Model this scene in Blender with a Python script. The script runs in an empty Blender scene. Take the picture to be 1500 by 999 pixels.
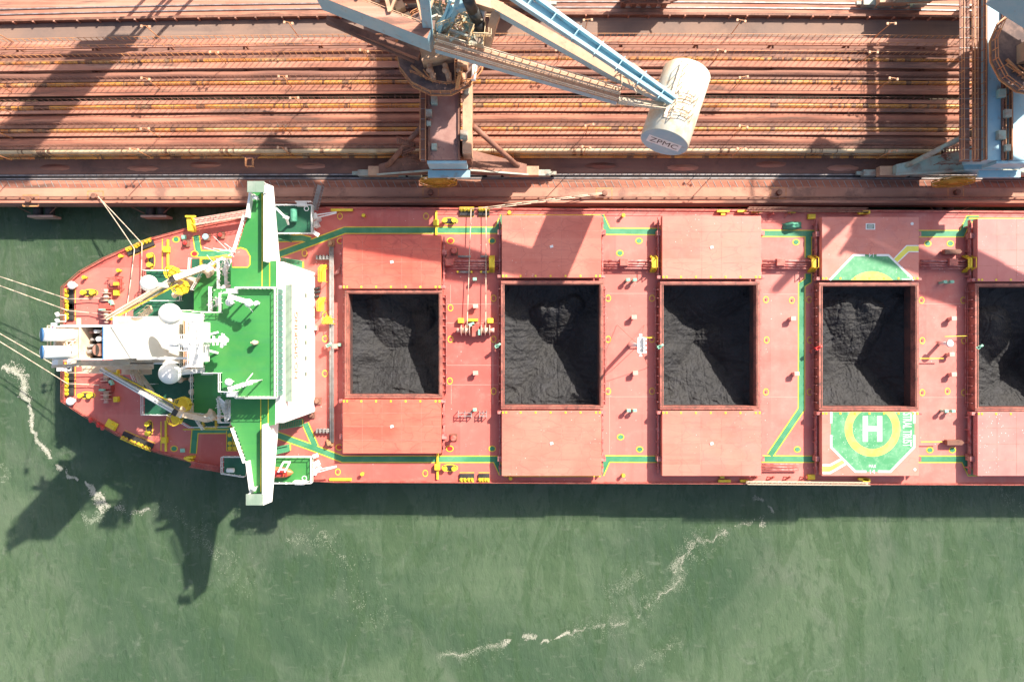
import bpy, math, random
import numpy as np
from mathutils import Vector, Matrix, noise
random.seed(7)
C = bpy.context.scene.collection
scn = bpy.context.scene
# ------------------------------------------------------------------ camera, sky, sun, exposure
CAMZ = 120.0
cam = bpy.data.cameras.new('camera'); camo = bpy.data.objects.new('camera', cam); C.objects.link(camo)
camo.location = (0, 0, CAMZ); camo.rotation_euler = (0, 0, 0)
cam.sensor_width = 36; cam.lens = 24; cam.clip_end = 5000; cam.clip_start = 1
scn.camera = camo
SUND = Vector((0.85, 0.91, 1.0)).normalized()          # towards the sun
ELEV = math.asin(SUND.z); AZ = math.atan2(SUND.x, SUND.y)
w = bpy.data.worlds.new('World'); scn.world = w; w.use_nodes = True
nt = w.node_tree; bg = nt.nodes['Background']
sky = nt.nodes.new('ShaderNodeTexSky'); sky.sky_type = 'NISHITA'; sky.sun_disc = False
sky.sun_elevation = ELEV; sky.sun_rotation = AZ; sky.dust_density = 3.0; sky.air_density = 1.2
nt.links.new(sky.outputs[0], bg.inputs[0]); bg.inputs[1].default_value = 0.095
sl = bpy.data.lights.new('sun', 'SUN'); sl.energy = 4.9; sl.angle = math.radians(0.8); sl.color = (1, 0.93, 0.83)
so = bpy.data.objects.new('sun', sl); C.objects.link(so); so.location = (60, 60, 100)
so.rotation_euler = SUND.to_track_quat('Z', 'Y').to_euler()
scn.view_settings.view_transform = 'Standard'; scn.view_settings.look = 'None'
scn.view_settings.exposure = 1.1; scn.view_settings.gamma = 1; scn.view_settings.use_curve_mapping = False
scn.cycles.max_bounces = 5

# ------------------------------------------------------------------ helpers
def W(px, py, z=8.0):                      # survey of the photograph: pixel + height -> place
    d = CAMZ - z
    return Vector(((px - 750) * d / 1000, (499.5 - py) * d / 1000, z))
ORG = {}
def org(o): return ORG.get(o.name, Vector((0, 0, 0))) if o else Vector((0, 0, 0))
def tag(o, label=None, cat=None, group=None, kind=None):
    if label: o['label'] = label
    if cat: o['category'] = cat
    if group: o['group'] = group
    if kind: o['kind'] = kind
    return o
def thing(name, label, cat, loc, group=None):
    o = bpy.data.objects.new(name, None); C.objects.link(o); o.location = loc; o.empty_display_size = 0.5
    ORG[o.name] = Vector(loc)
    return tag(o, label, cat, group)
def children(o): return [c for c in bpy.data.objects if c.parent == o]
def copy_tree(o, parent=None, loc=None, rotz=None):
    c = o.copy(); C.objects.link(c); c.parent = parent
    if loc is not None: c.location = loc; ORG[c.name] = Vector(loc)
    if rotz is not None: c.rotation_euler = (0, 0, rotz)
    for ch in children(o): copy_tree(ch, c)
    return c
class MB:
    T = None
    def __init__(s): s.v = []; s.f = []; s.sm = []; s.ch = []
    def add(s, vs, fs, smooth=False):
        b = len(s.v); s.ch.append((b, len(s.f), len(fs)))
        for p in vs:
            p = Vector(p)
            if MB.T is not None: p = MB.T @ p
            s.v.append(p)
        for f in fs: s.f.append([b + i for i in f]); s.sm.append(smooth)
        return s
    def box(s, x0, x1, y0, y1, z0, z1):
        return s.add([(x0,y0,z0),(x1,y0,z0),(x1,y1,z0),(x0,y1,z0),(x0,y0,z1),(x1,y0,z1),(x1,y1,z1),(x0,y1,z1)],
            [(0,3,2,1),(4,5,6,7),(0,1,5,4),(1,2,6,5),(2,3,7,6),(3,0,4,7)])
    def cbox(s, c, sx, sy, sz, rz=0):      # c = centre of the bottom
        c = Vector(c); r = Matrix.Rotation(rz, 3, 'Z')
        vs = [c + r @ Vector((a*sx/2, b*sy/2, h)) for h in (0, sz) for a, b in ((-1,-1),(1,-1),(1,1),(-1,1))]
        return s.add(vs, [(0,3,2,1),(4,5,6,7),(0,1,5,4),(1,2,6,5),(2,3,7,6),(3,0,4,7)])
    def bar(s, p, q, w, h=None):
        p = Vector(p); q = Vector(q); h = h or w; d = q - p
        if d.length < 1e-6: return s
        d.normalize(); up = Vector((0,0,1)) if abs(d.z) < .95 else Vector((0,1,0))
        a = d.cross(up).normalized(); b = a.cross(d).normalized()
        vs = [e + a*i*w/2 + b*j*h/2 for e in (p, q) for i, j in ((-1,-1),(1,-1),(1,1),(-1,1))]
        return s.add(vs, [(0,3,2,1),(4,5,6,7),(0,1,5,4),(1,2,6,5),(2,3,7,6),(3,0,4,7)])
    def tube(s, p, q, r, n=10, r2=None, smooth=True):
        p = Vector(p); q = Vector(q); r2 = r if r2 is None else r2; d = (q - p).normalized()
        up = Vector((0,0,1)) if abs(d.z) < .95 else Vector((0,1,0))
        a = d.cross(up).normalized(); b = a.cross(d).normalized()
        vs = [p + (a*math.cos(t)+b*math.sin(t))*r for t in [2*math.pi*i/n for i in range(n)]]
        vs += [q + (a*math.cos(t)+b*math.sin(t))*r2 for t in [2*math.pi*i/n for i in range(n)]]
        s.add(vs, [(i,(i+1)%n,n+(i+1)%n,n+i) for i in range(n)], smooth)
        b0 = len(s.v) - 2*n
        s.f.append([b0+i for i in range(n)][::-1]); s.sm.append(False)
        s.f.append([b0+n+i for i in range(n)]); s.sm.append(False)
        return s
    def ring(s, c, r0, r1, z0, z1, n=24, ex=1.0, ey=1.0):
        vs = []
        for r, z in ((r0,z0),(r1,z0),(r1,z1),(r0,z1)):
            vs += [(c[0]+r*ex*math.cos(2*math.pi*i/n), c[1]+r*ey*math.sin(2*math.pi*i/n), z) for i in range(n)]
        fs = []
        for k in range(4):
            a, b = k*n, ((k+1)%4)*n
            fs += [(a+i, a+(i+1)%n, b+(i+1)%n, b+i) for i in range(n)]
        return s.add(vs, fs)
    def sphere(s, c, r, n=20, m=12, sz=1.0):
        vs = [(c[0]+r*math.sin(math.pi*j/m)*math.cos(2*math.pi*i/n), c[1]+r*math.sin(math.pi*j/m)*math.sin(2*math.pi*i/n), c[2]+sz*r*math.cos(math.pi*j/m)) for j in range(m+1) for i in range(n)]
        return s.add(vs, [(j*n+i, (j+1)*n+i, (j+1)*n+(i+1)%n, j*n+(i+1)%n) for j in range(m) for i in range(n)], True)
    def prism(s, pts, z0, z1):             # convex or simple polygon in plan
        n = len(pts); vs = [(p[0],p[1],z0) for p in pts] + [(p[0],p[1],z1) for p in pts]
        ar = sum(pts[i][0]*pts[(i+1)%n][1]-pts[(i+1)%n][0]*pts[i][1] for i in range(n))
        if ar < 0: vs = vs[:n][::-1] + vs[n:][::-1]
        return s.add(vs, [tuple(range(n))[::-1], tuple(range(n,2*n))] + [(i,(i+1)%n,n+(i+1)%n,n+i) for i in range(n)])
    def ribbon(s, pts, w, z, th=0.0):      # flat mitred strip
        P = [Vector((p[0],p[1])) for p in pts]; L = []; R = []
        for i, p in enumerate(P):
            d0 = (P[i]-P[i-1]).normalized() if i else (P[1]-P[0]).normalized()
            d1 = (P[i+1]-P[i]).normalized() if i < len(P)-1 else d0
            n0 = Vector((-d0.y,d0.x)); n1 = Vector((-d1.y,d1.x)); m = (n0+n1).normalized()
            k = min(2.5, 1/max(.3, m.dot(n0)))
            L.append(p+m*w/2*k); R.append(p-m*w/2*k)
        vs = [(p.x,p.y,z) for p in L] + [(p.x,p.y,z) for p in R]; n = len(P)
        return s.add(vs, [(i, n+i, n+i+1, i+1) for i in range(n-1)])
    def rail(s, pts, h=1.1, sp=1.6, t=0.06, rails=(1.0,0.5), closed=False):
        pts = [Vector(p) for p in pts]
        if closed: pts = pts + [pts[0]]
        for a, b in zip(pts, pts[1:]):
            for k in rails: s.bar(a+Vector((0,0,h*k)), b+Vector((0,0,h*k)), t)
            n = max(1, int((b-a).length/sp))
            for i in range(n):
                p = a.lerp(b, i/n); s.bar(p, p+Vector((0,0,h)), t)
        p = pts[-1]; s.bar(p, p+Vector((0,0,h)), t)
        return s
    def stair(s, a, b, w=0.9, n=10, t=0.07, step=True, hr=True):
        a = Vector(a); b = Vector(b); d = (b-a); d2 = Vector((d.x,d.y,0)); 
        nrm = Vector((-d2.y,d2.x,0)).normalized()*w/2 if d2.length > .01 else Vector((0,w/2,0))
        for k in (-1,1): 
            s.bar(a+nrm*k, b+nrm*k, t, t*2.5)
            if hr:
                s.bar(a+nrm*k+Vector((0,0,1)), b+nrm*k+Vector((0,0,1)), t)
                for i in range(0, n+1, 3): p = a.lerp(b,i/n)+nrm*k; s.bar(p, p+Vector((0,0,1)), t)
        for i in range(n+1):
            p = a.lerp(b, i/n); s.bar(p-nrm, p+nrm, .22, .05)
        return s
    def c0(s):
        return Vector(((min(p.x for p in s.v)+max(p.x for p in s.v))/2, (min(p.y for p in s.v)+max(p.y for p in s.v))/2, min(p.z for p in s.v)))
    def pieces(s):                         # groups of shapes that stand clear of each other
        n = len(s.ch); ends = [c[0] for c in s.ch[1:]] + [len(s.v)]
        A = np.array([tuple(p) for p in s.v]); lo = np.array([A[c[0]:e].min(0) for c, e in zip(s.ch, ends)]); hi = np.array([A[c[0]:e].max(0) for c, e in zip(s.ch, ends)])
        sz = (hi-lo).max(1); gap = np.maximum(0, np.maximum(lo[:,None]-hi[None], lo[None]-hi[:,None]))
        near = np.sqrt((gap**2).sum(2)) <= np.maximum(.02, .49*np.maximum(sz[:,None], sz[None]))
        par = list(range(n))
        def f(i):
            while par[i] != i: par[i] = par[par[i]]; i = par[i]
            return i
        for i, j in zip(*np.nonzero(np.triu(near, 1))): par[f(i)] = f(j)
        gr = {}
        for i in range(n): gr.setdefault(f(i), []).append(i)
        out = []
        fe = [c[1] for c in s.ch[1:]] + [len(s.f)]
        for ids in sorted(gr.values(), key=lambda v: -len(v)):
            x = MB()
            for i in ids:
                b = len(x.v); x.v += s.v[s.ch[i][0]:ends[i]]; d = b - s.ch[i][0]
                x.ch.append((b, len(x.f), 0)); x.f += [[k+d for k in q] for q in s.f[s.ch[i][1]:fe[i]]]; x.sm += s.sm[s.ch[i][1]:fe[i]]
            out.append(x)
        return out
    def build(s, name, m, parent=None, bevel=0, org_at=None):
        if not s.v: return None
        if parent is not None and org_at is None and 1 < len(s.ch) < 900:
            g_ = s.pieces()
            if len(g_) > 1:
                outs = [x.build(name, m, parent, bevel, tuple(x.c0())) for x in g_]
                return outs[0]
        xs = [p.x for p in s.v]; ys = [p.y for p in s.v]; zs = [p.z for p in s.v]
        o0 = Vector(((min(xs)+max(xs))/2, (min(ys)+max(ys))/2, min(zs))) if org_at is None else Vector(org_at)
        me = bpy.data.meshes.new(name); me.from_pydata([tuple(p-o0) for p in s.v], [], s.f)
        me.polygons.foreach_set('use_smooth', s.sm); me.materials.append(m); me.update()
        o = bpy.data.objects.new(name, me); C.objects.link(o); o.parent = parent
        o.location = o0 - org(parent); ORG[o.name] = o0
        if bevel:
            bm_ = o.modifiers.new('bevel','BEVEL'); bm_.width = bevel; bm_.segments = 2; bm_.limit_method = 'ANGLE'
        return o

# ------------------------------------------------------------------ materials
def mat(name, c1, c2=None, rough=0.6, scale=0.3, metal=0.0, streak=None, dirt=None, dscale=1.5, dthr=0.6, dsoft=.12, damt=0.7, specks=None, bump=0.0, bscale=8, mix=1.0, panel=None, dsv=None, haze=None, crack=None):
    m = bpy.data.materials.new(name); m.use_nodes = True; n = m.node_tree.nodes; l = m.node_tree.links
    b = n['Principled BSDF']; b.inputs['Roughness'].default_value = rough; b.inputs['Metallic'].default_value = metal
    g = n.new('ShaderNodeNewGeometry'); pos = g.outputs['Position']
    def noi(sc, vec, det=5, r=.6):
        t = n.new('ShaderNodeTexNoise'); t.inputs['Scale'].default_value = sc; t.inputs['Detail'].default_value = det
        t.inputs['Roughness'].default_value = r; l.new(vec, t.inputs['Vector']); return t.outputs['Fac']
    def ramp(fac, a, bb):
        r = n.new('ShaderNodeMapRange'); r.inputs['From Min'].default_value = a; r.inputs['From Max'].default_value = bb
        r.interpolation_type = 'SMOOTHSTEP'; l.new(fac, r.inputs['Value']); return r.outputs['Result']
    def mixc(fac, A, B):
        x = n.new('ShaderNodeMix'); x.data_type = 'RGBA'
        if isinstance(fac, float): x.inputs[0].default_value = fac
        else: l.new(fac, x.inputs[0])
        for i, q in ((6, A), (7, B)):
            if isinstance(q, tuple): x.inputs[i].default_value = (*q[:3], 1)
            else: l.new(q, x.inputs[i])
        return x.outputs[2]
    def mul(v, k):
        x = n.new('ShaderNodeMath'); x.operation = 'MULTIPLY'; l.new(v, x.inputs[0])
        if isinstance(k, (int, float)): x.inputs[1].default_value = k
        else: l.new(k, x.inputs[1])
        return x.outputs[0]
    def vscale(sx, sy, sz):
        x = n.new('ShaderNodeVectorMath'); x.operation = 'MULTIPLY'; x.inputs[1].default_value = (sx,sy,sz); l.new(pos, x.inputs[0]); return x.outputs[0]
    col = c1
    if c2: col = mixc(mul(ramp(noi(scale, pos), .35, .65), mix), c1, c2)
    if streak:       # (colour, (sx,sy,sz), lo, hi, amount)
        sc, sv, lo, hi, am = streak
        col = mixc(mul(ramp(noi(1.0, vscale(*sv), 4), lo, hi), am), col, sc)
    if panel:        # plate-to-plate tone steps: (colour, width, height, amount)
        pc, pw, ph, am = panel
        sn = n.new('ShaderNodeVectorMath'); sn.operation = 'SNAP'; sn.inputs[1].default_value = (pw, ph, 50); l.new(pos, sn.inputs[0])
        wn = n.new('ShaderNodeTexWhiteNoise'); l.new(sn.outputs[0], wn.inputs['Vector'])
        col = mixc(mul(wn.outputs['Value'], am), col, pc)
    if dirt: col = mixc(mul(ramp(noi(dscale, vscale(*dsv) if dsv else pos, 8, .7), dthr-dsoft, dthr+dsoft), damt), col, dirt)
    if crack:        # (colour, scale, amount) thin wandering buckling lines
        cc_, cs_, ca_ = crack
        wv = n.new('ShaderNodeTexVoronoi'); wv.feature = 'DISTANCE_TO_EDGE'; wv.inputs['Scale'].default_value = cs_
        mx = n.new('ShaderNodeVectorMath'); mx.operation = 'MULTIPLY_ADD'; tn = n.new('ShaderNodeTexNoise'); tn.inputs['Scale'].default_value = .5; l.new(pos, tn.inputs['Vector'])
        l.new(tn.outputs['Color'], mx.inputs[0]); mx.inputs[1].default_value = (1.6,1.6,0); l.new(vscale(.6,1.5,0), mx.inputs[2]); l.new(mx.outputs[0], wv.inputs['Vector'])
        col = mixc(mul(ramp(wv.outputs['Distance'], .035, .0), ca_), col, cc_)
    if haze:         # (colour, x0, x1, amount) glare and haze painted as a paler tint towards the bow
        dc_, dx0, dx1, da_ = haze
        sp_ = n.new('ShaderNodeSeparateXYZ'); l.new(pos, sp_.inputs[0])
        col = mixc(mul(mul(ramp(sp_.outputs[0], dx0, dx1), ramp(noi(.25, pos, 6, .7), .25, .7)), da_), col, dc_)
    if specks:       # (colour, scale, radius, keep)
        sc, ssc, rad, keep = specks
        v = n.new('ShaderNodeTexVoronoi'); v.inputs['Scale'].default_value = ssc; l.new(pos, v.inputs['Vector'])
        near = ramp(v.outputs['Distance'], rad, rad*.6)
        sel = n.new('ShaderNodeSeparateColor'); l.new(v.outputs['Color'], sel.inputs[0])
        k = ramp(sel.outputs[0], keep, keep-.01)
        k = mul(k, ramp(noi(.12, pos, 2), .42, .6))
        col = mixc(mul(near, k), col, sc)
    if isinstance(col, tuple): b.inputs['Base Color'].default_value = (*col, 1)
    else: l.new(col, b.inputs['Base Color'])
    if bump:
        bp = n.new('ShaderNodeBump'); bp.inputs['Strength'].default_value = 1; bp.inputs['Distance'].default_value = bump
        l.new(noi(bscale, pos, 6, .7), bp.inputs['Height']); l.new(bp.outputs[0], b.inputs['Normal'])
    return m
M = {}
M['deck'] = mat('red_deck_paint', (.50,.092,.072), (.58,.148,.118), .55, .06, streak=((.40,.085,.07),(.9,.12,1),.5,.7,.4), panel=((.68,.23,.18),8.5,12.0,.4), dirt=(.62,.28,.22), dscale=.5, dthr=.62, damt=.35, specks=((.8,.75,.7),1.3,.09,.5), haze=((.62,.27,.23),0,60,.5))
M['cover'] = mat('hatch_cover_paint', (.56,.13,.09), (.66,.20,.14), .55, .1, streak=((.48,.11,.085),(.06,1.3,1),.45,.8,.45), panel=((.74,.28,.20),15.1,3.3,.35), specks=((.82,.78,.74),1.6,.1,.55), crack=((.42,.10,.08),.45,.35), dirt=(.45,.11,.09), dscale=.25, dthr=.6, damt=.35, haze=((.68,.30,.26),10,60,.45))
M['coverA'] = mat('fresh_hatch_cover_paint', (.62,.095,.06), (.68,.15,.10), .5, .12, streak=((.42,.07,.055),(.12,1.4,1),.5,.7,.4), panel=((.72,.20,.13),16,2.3,.3), crack=((.40,.06,.045),.5,.5), dirt=(.42,.06,.05), dscale=.22, dthr=.58, damt=.35)
M['cover5'] = mat('pale_hatch_cover_paint', (.56,.17,.15), (.62,.22,.19), .55, .2, specks=((.85,.82,.8),2.6,.17,.7))  # paler, pinker cover paint with white specks
M['coam'] = mat('coaming_paint', (.48,.16,.115), (.30,.085,.065), .6, .4, dirt=(.06,.045,.04), dscale=1.1, dthr=.56, damt=.75)
M['seam'] = mat('seam_paint', (.50,.13,.10), (.62,.24,.18), .6, .8)
M['hull'] = mat('hull_paint', (.32,.05,.04), (.40,.09,.07), .5, .2, dirt=(.15,.07,.05))
M['red'] = mat('fitting_red', (.45,.08,.06), (.55,.16,.12), .5, .6, dirt=(.16,.06,.04), dthr=.58)
M['redbright'] = mat('signal_red', (.62,.03,.03), (.55,.06,.05), .45, 1)
M['pipe'] = mat('pipe_red', (.38,.09,.08), (.55,.25,.22), .4, 1.5, dirt=(.1,.04,.03), dscale=2)
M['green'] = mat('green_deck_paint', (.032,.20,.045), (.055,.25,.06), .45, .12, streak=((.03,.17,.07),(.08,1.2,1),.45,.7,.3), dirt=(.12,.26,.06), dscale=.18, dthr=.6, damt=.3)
M['greendk'] = mat('dark_shaded_green_deck', (.015,.085,.045), (.022,.12,.06), .5, .25, dirt=(.08,.14,.09), dscale=1.3, dthr=.62, damt=.4)  # darker green deck; the poop level's shade is painted in with it
M['walk'] = mat('walkway_green', (.04,.22,.10), (.08,.29,.15), .55, .3, dirt=(.28,.34,.22), dscale=.8, dthr=.62, damt=.3)
M['heli'] = mat('helideck_green', (.06,.27,.11), (.12,.34,.17), .6, .3, dirt=(.3,.45,.3), dscale=1.2, dthr=.6, damt=.45, specks=((.85,.85,.8),2.6,.14,.7))
M['yellow'] = mat('safety_yellow', (.75,.52,.02), (.82,.62,.05), .5, .8, dirt=(.35,.2,.05), dscale=3, dthr=.66)
M['lemon'] = mat('helideck_yellow', (.80,.70,.08), (.82,.74,.14), .55, .8)
M['white'] = mat('white_paint', (.78,.76,.71), (.82,.80,.76), .45, .3, dirt=(.55,.4,.25), dscale=.7, dthr=.68, damt=.35)
M['mark'] = mat('white_marking', (.82,.81,.79), (.75,.73,.7), .6, 2)
M['cream'] = mat('cream_paint', (.68,.50,.33), (.74,.60,.44), .5, .6, dirt=(.4,.2,.1), dscale=1.4, dthr=.62, damt=.5)
M['grey'] = mat('grey_steel', (.22,.21,.20), (.30,.28,.26), .5, 1, dirt=(.2,.1,.06))
M['black'] = mat('black_steel', (.02,.02,.02), (.05,.045,.04), .5, 1)
M['rust'] = mat('rusty_brown', (.20,.085,.055), (.32,.15,.10), .75, .5, dirt=(.07,.035,.025), dscale=1, dthr=.55)
M['rustpipe'] = mat('rusty_exhaust', (.28,.12,.08), (.36,.18,.13), .7, 1, dirt=(.1,.04,.03))
M['orange'] = mat('orange_rail', (.62,.30,.12), (.52,.20,.09), .55, 1, dirt=(.25,.1,.05))
M['lifeo'] = mat('lifeboat_orange', (.80,.16,.05), (.75,.2,.08), .4, 1)
M['ltblue'] = mat('crane_light_blue', (.26,.46,.54), (.34,.50,.55), .5, .4, dirt=(.33,.17,.11), dscale=.9, dthr=.66, dsoft=.05, damt=.6, streak=((.30,.18,.12),(.9,.9,.3),.60,.70,.4), crack=None)
M['ltgreen'] = mat('faded_green_steel', (.30,.42,.36), (.42,.40,.32), .6, .4, dirt=(.30,.14,.09), dscale=.6, dthr=.55, damt=.7)
M['drum'] = mat('counterweight_paint', (.62,.62,.54), (.70,.60,.44), .5, .25, dirt=(.55,.34,.18), dscale=.5, dthr=.56, dsoft=.12, damt=.6, streak=((.50,.36,.22),(.9,.9,.2),.55,.7,.4))
M['tan'] = mat('dusty_steel_top', (.60,.37,.22), (.52,.29,.18), .65, .3, dirt=(.35,.17,.11), dscale=.8)
M['ore'] = mat('ore_dust', (.43,.165,.10), (.27,.10,.065), .9, .1, streak=((.58,.27,.17),(.03,1.8,1),.45,.7,.7), dirt=(.13,.075,.055), dscale=.5, dsv=(.13,1,1), dthr=.57, dsoft=.07, damt=.85, bump=.05, bscale=3)
M['orel'] = mat('light_ore_dust', (.52,.23,.15), (.37,.15,.095), .9, .1, streak=((.6,.36,.27),(.04,1.5,1),.45,.7,.6), dirt=(.15,.085,.065), dscale=.45, dsv=(.12,1,1), dthr=.565, dsoft=.06, damt=.8, bump=.04, bscale=4)
M['belt'] = mat('dusty_belt', (.19,.085,.06), (.30,.13,.085), .9, .08, streak=((.22,.11,.085),(.03,.9,1),.45,.7,.6), dirt=(.05,.04,.045), dscale=.06, dthr=.63, dsoft=.03, damt=.6, bump=.06, bscale=2)
M['hood'] = mat('rusty_yellow_hood', (.60,.27,.05), (.46,.15,.035), .6, .25, streak=((.09,.04,.025),(.55,.04,.04),.56,.60,.9), dirt=(.60,.42,.22), dscale=.3, dthr=.6, damt=.6)
M['hoodb'] = mat('beige_hood', (.58,.45,.28), (.5,.35,.2), .6, .25, streak=((.12,.05,.03),(.9,.05,.05),.6,.64,.9), dirt=(.35,.17,.08), dscale=.4, dthr=.6, damt=.6)
M['ground'] = mat('dusty_ground', (.23,.115,.085), (.31,.155,.11), .95, .1, streak=((.12,.07,.06),(.03,.5,1),.45,.72,.6), dirt=(.08,.055,.05), dscale=.3, dthr=.62, damt=.5, bump=.03, bscale=3)
M['apron'] = mat('apron_concrete', (.55,.28,.185), (.44,.205,.135), .9, .12, dirt=(.16,.09,.075), dscale=.13, dthr=.58, dsoft=.07, damt=.65, streak=((.58,.35,.26),(.08,.7,1),.5,.7,.5), panel=((.34,.17,.13),11,4,.3), bump=.02, bscale=3)
M['road'] = mat('road_asphalt', (.27,.17,.125), (.20,.14,.115), .95, .08, streak=((.34,.22,.16),(.03,.8,1),.45,.7,.6), dirt=(.09,.07,.065), dscale=.14, dthr=.6, damt=.5, bump=.02, bscale=3)
M['conc'] = mat('quay_concrete', (.34,.20,.15), (.22,.12,.09), .9, .3, dirt=(.07,.05,.045), dscale=.4, dthr=.55)
M['steelrail'] = mat('polished_rail', (.38,.34,.33), (.26,.2,.18), .45, 1, metal=.3)
M['rope'] = mat('mooring_rope', (.62,.50,.38), (.55,.42,.30), .8, 3)
M['tarp'] = mat('green_tarp', (.05,.24,.15), (.09,.32,.2), .5, 1, bump=.2, bscale=2)
M['brown'] = mat('brown_roof', (.45,.25,.13), (.36,.18,.09), .6, .6)
M['padgreen'] = mat('grey_green_canopy', (.20,.27,.20), (.28,.32,.26), .6, .7, streak=((.14,.2,.15),(1.6,.1,1),.45,.7,.6))
M['fendgrey'] = mat('fender_face', (.42,.27,.21), (.3,.2,.16), .7, .7)
M['rubber'] = mat('black_rubber_and_shade', (.025,.022,.022), (.05,.04,.035), .7, 2)
M['glass'] = mat('bridge_glass', (.10,.22,.18), (.12,.26,.2), .08, 1)
M['blue'] = mat('blue_trim', (.03,.13,.3), (.04,.15,.33), .5, 1)
M['navy'] = mat('flag_navy', (.02,.05,.3), None, .8)
M['pinkbox'] = mat('pale_pink_fitting', (.68,.42,.34), (.62,.34,.27), .55, 1)
M['mint'] = mat('mint_fitting', (.22,.48,.34), (.3,.55,.4), .5, 1)
M['letters'] = mat('orange_lettering', (.62,.24,.11), (.58,.2,.09), .6, 1)

# coal
def coal_mat():
    m = mat('coal', (.013,.0127,.0135), (.022,.0205,.0195), .75, .25, dirt=(.022,.022,.026), dscale=.5, dthr=.55)
    n = m.node_tree.nodes; l = m.node_tree.links; b = n['Principled BSDF']
    g = n.new('ShaderNodeNewGeometry')
    a = n.new('ShaderNodeTexNoise'); a.inputs['Scale'].default_value = 1.2; a.inputs['Detail'].default_value = 9; a.inputs['Roughness'].default_value = .75
    l.new(g.outputs['Position'], a.inputs['Vector'])
    wv = n.new('ShaderNodeTexWave'); wv.bands_direction = 'Y'; wv.inputs['Scale'].default_value = .55; wv.inputs['Distortion'].default_value = .6; wv.inputs['Detail'].default_value = 1
    l.new(g.outputs['Position'], wv.inputs['Vector'])
    ad = n.new('ShaderNodeMath'); ad.operation = 'MULTIPLY_ADD'; l.new(wv.outputs['Fac'], ad.inputs[0]); ad.inputs[1].default_value = .10; l.new(a.outputs['Fac'], ad.inputs[2])
    bp = n.new('ShaderNodeBump'); bp.inputs['Strength'].default_value = 1; bp.inputs['Distance'].default_value = .13
    l.new(ad.outputs[0], bp.inputs['Height'])
    vo = n.new('ShaderNodeTexVoronoi'); vo.inputs['Scale'].default_value = 2.6; l.new(g.outputs['Position'], vo.inputs['Vector'])
    b2 = n.new('ShaderNodeBump'); b2.inputs['Strength'].default_value = .8; b2.inputs['Distance'].default_value = .10; l.new(vo.outputs['Distance'], b2.inputs['Height']); l.new(bp.outputs[0], b2.inputs['Normal'])
    l.new(b2.outputs[0], b.inputs['Normal'])
    return m
M['coal'] = coal_mat()
M['holdw'] = mat('coal_dusted_wall', (.05,.03,.028), (.12,.045,.035), .8, .5)
# water
def water_mat():
    m = bpy.data.materials.new('harbour_water'); m.use_nodes = True; n = m.node_tree.nodes; l = m.node_tree.links
    b = n['Principled BSDF']; g = n.new('ShaderNodeNewGeometry'); pos = g.outputs['Position']
    b.inputs['Subsurface Weight'].default_value = .75; b.inputs['Subsurface Radius'].default_value = (.7,1.0,.8); b.inputs['Subsurface Scale'].default_value = 2.8
    def noi(sc, sv=(1,1,1), rot=0, det=6, r=.6, dist=0):
        mp = n.new('ShaderNodeMapping'); mp.inputs['Rotation'].default_value = (0,0,rot); mp.inputs['Scale'].default_value = sv; l.new(pos, mp.inputs['Vector'])
        t = n.new('ShaderNodeTexNoise'); t.inputs['Scale'].default_value = sc; t.inputs['Detail'].default_value = det; t.inputs['Roughness'].default_value = r
        t.inputs['Distortion'].default_value = dist; l.new(mp.outputs[0], t.inputs['Vector']); return t.outputs['Fac']
    def rmp(f, a, c, lo=0., hi=1.):
        r = n.new('ShaderNodeMapRange'); r.inputs['From Min'].default_value = a; r.inputs['From Max'].default_value = c
        r.inputs['To Min'].default_value = lo; r.inputs['To Max'].default_value = hi; r.interpolation_type = 'SMOOTHSTEP'
        l.new(f, r.inputs['Value']); return r.outputs['Result']
    def mixc(f, A, B):
        x = n.new('ShaderNodeMix'); x.data_type = 'RGBA'; l.new(f, x.inputs[0])
        for i, q in ((6,A),(7,B)):
            if isinstance(q, tuple): x.inputs[i].default_value = (*q,1)
            else: l.new(q, x.inputs[i])
        return x.outputs[2]
    c = mixc(rmp(noi(.022, (1,1.3,1), .4, 5, .6, .6), .36, .62), (.053,.091,.050), (.100,.143,.081))
    c = mixc(rmp(noi(.05, (1,.8,1), -.4, 6, .65, 1.0), .5, .68, 0, .5), c, (.125,.150,.105))
    c = mixc(rmp(noi(.16, (1,.32,1), .55, 6, .62, 1.6), .53, .57, 0, .45), c, (.052,.092,.040))
    c = mixc(rmp(noi(.55, (1,.38,1), .35, 6, .7, 1.2), .56, .60, 0, .45), c, (.045,.085,.040))
    c = mixc(rmp(noi(.8, (.45,1,1), .9, 5, .7, .5), .57, .66, 0, .35), c, (.15,.17,.125))
    c = mixc(rmp(noi(.10, (1,.5,1), -.6, 10, .78, 2.2), .58, .70, 0, .4), c, (.21,.23,.18))
    l.new(c, b.inputs['Base Color'])
    l.new(rmp(noi(.12, (1,.5,1), .5, 4), .4, .65, .22, .5), b.inputs['Roughness'])
    b.inputs['IOR'].default_value = 1.33; b.inputs['Specular IOR Level'].default_value = .5
    h1 = noi(.55, (1,.45,1), 1.1, 4, .55, .4); h2 = noi(2.2, (1,.5,1), .9, 5, .65, .3)
    a = n.new('ShaderNodeMath'); a.operation = 'MULTIPLY_ADD'; l.new(h2, a.inputs[0]); a.inputs[1].default_value = .35; l.new(h1, a.inputs[2])
    bp = n.new('ShaderNodeBump'); bp.inputs['Strength'].default_value = .6; bp.inputs['Distance'].default_value = .42
    l.new(a.outputs[0], bp.inputs['Height']); l.new(bp.outputs[0], b.inputs['Normal'])
    return m
M['water'] = water_mat()
M['foam'] = mat('sea_foam', (.44,.42,.34), (.30,.31,.23), .9, 1.5)
M['foamthin'] = mat('thin_sea_foam', (.15,.19,.12), (.24,.27,.19), .8, 1.5)

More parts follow.
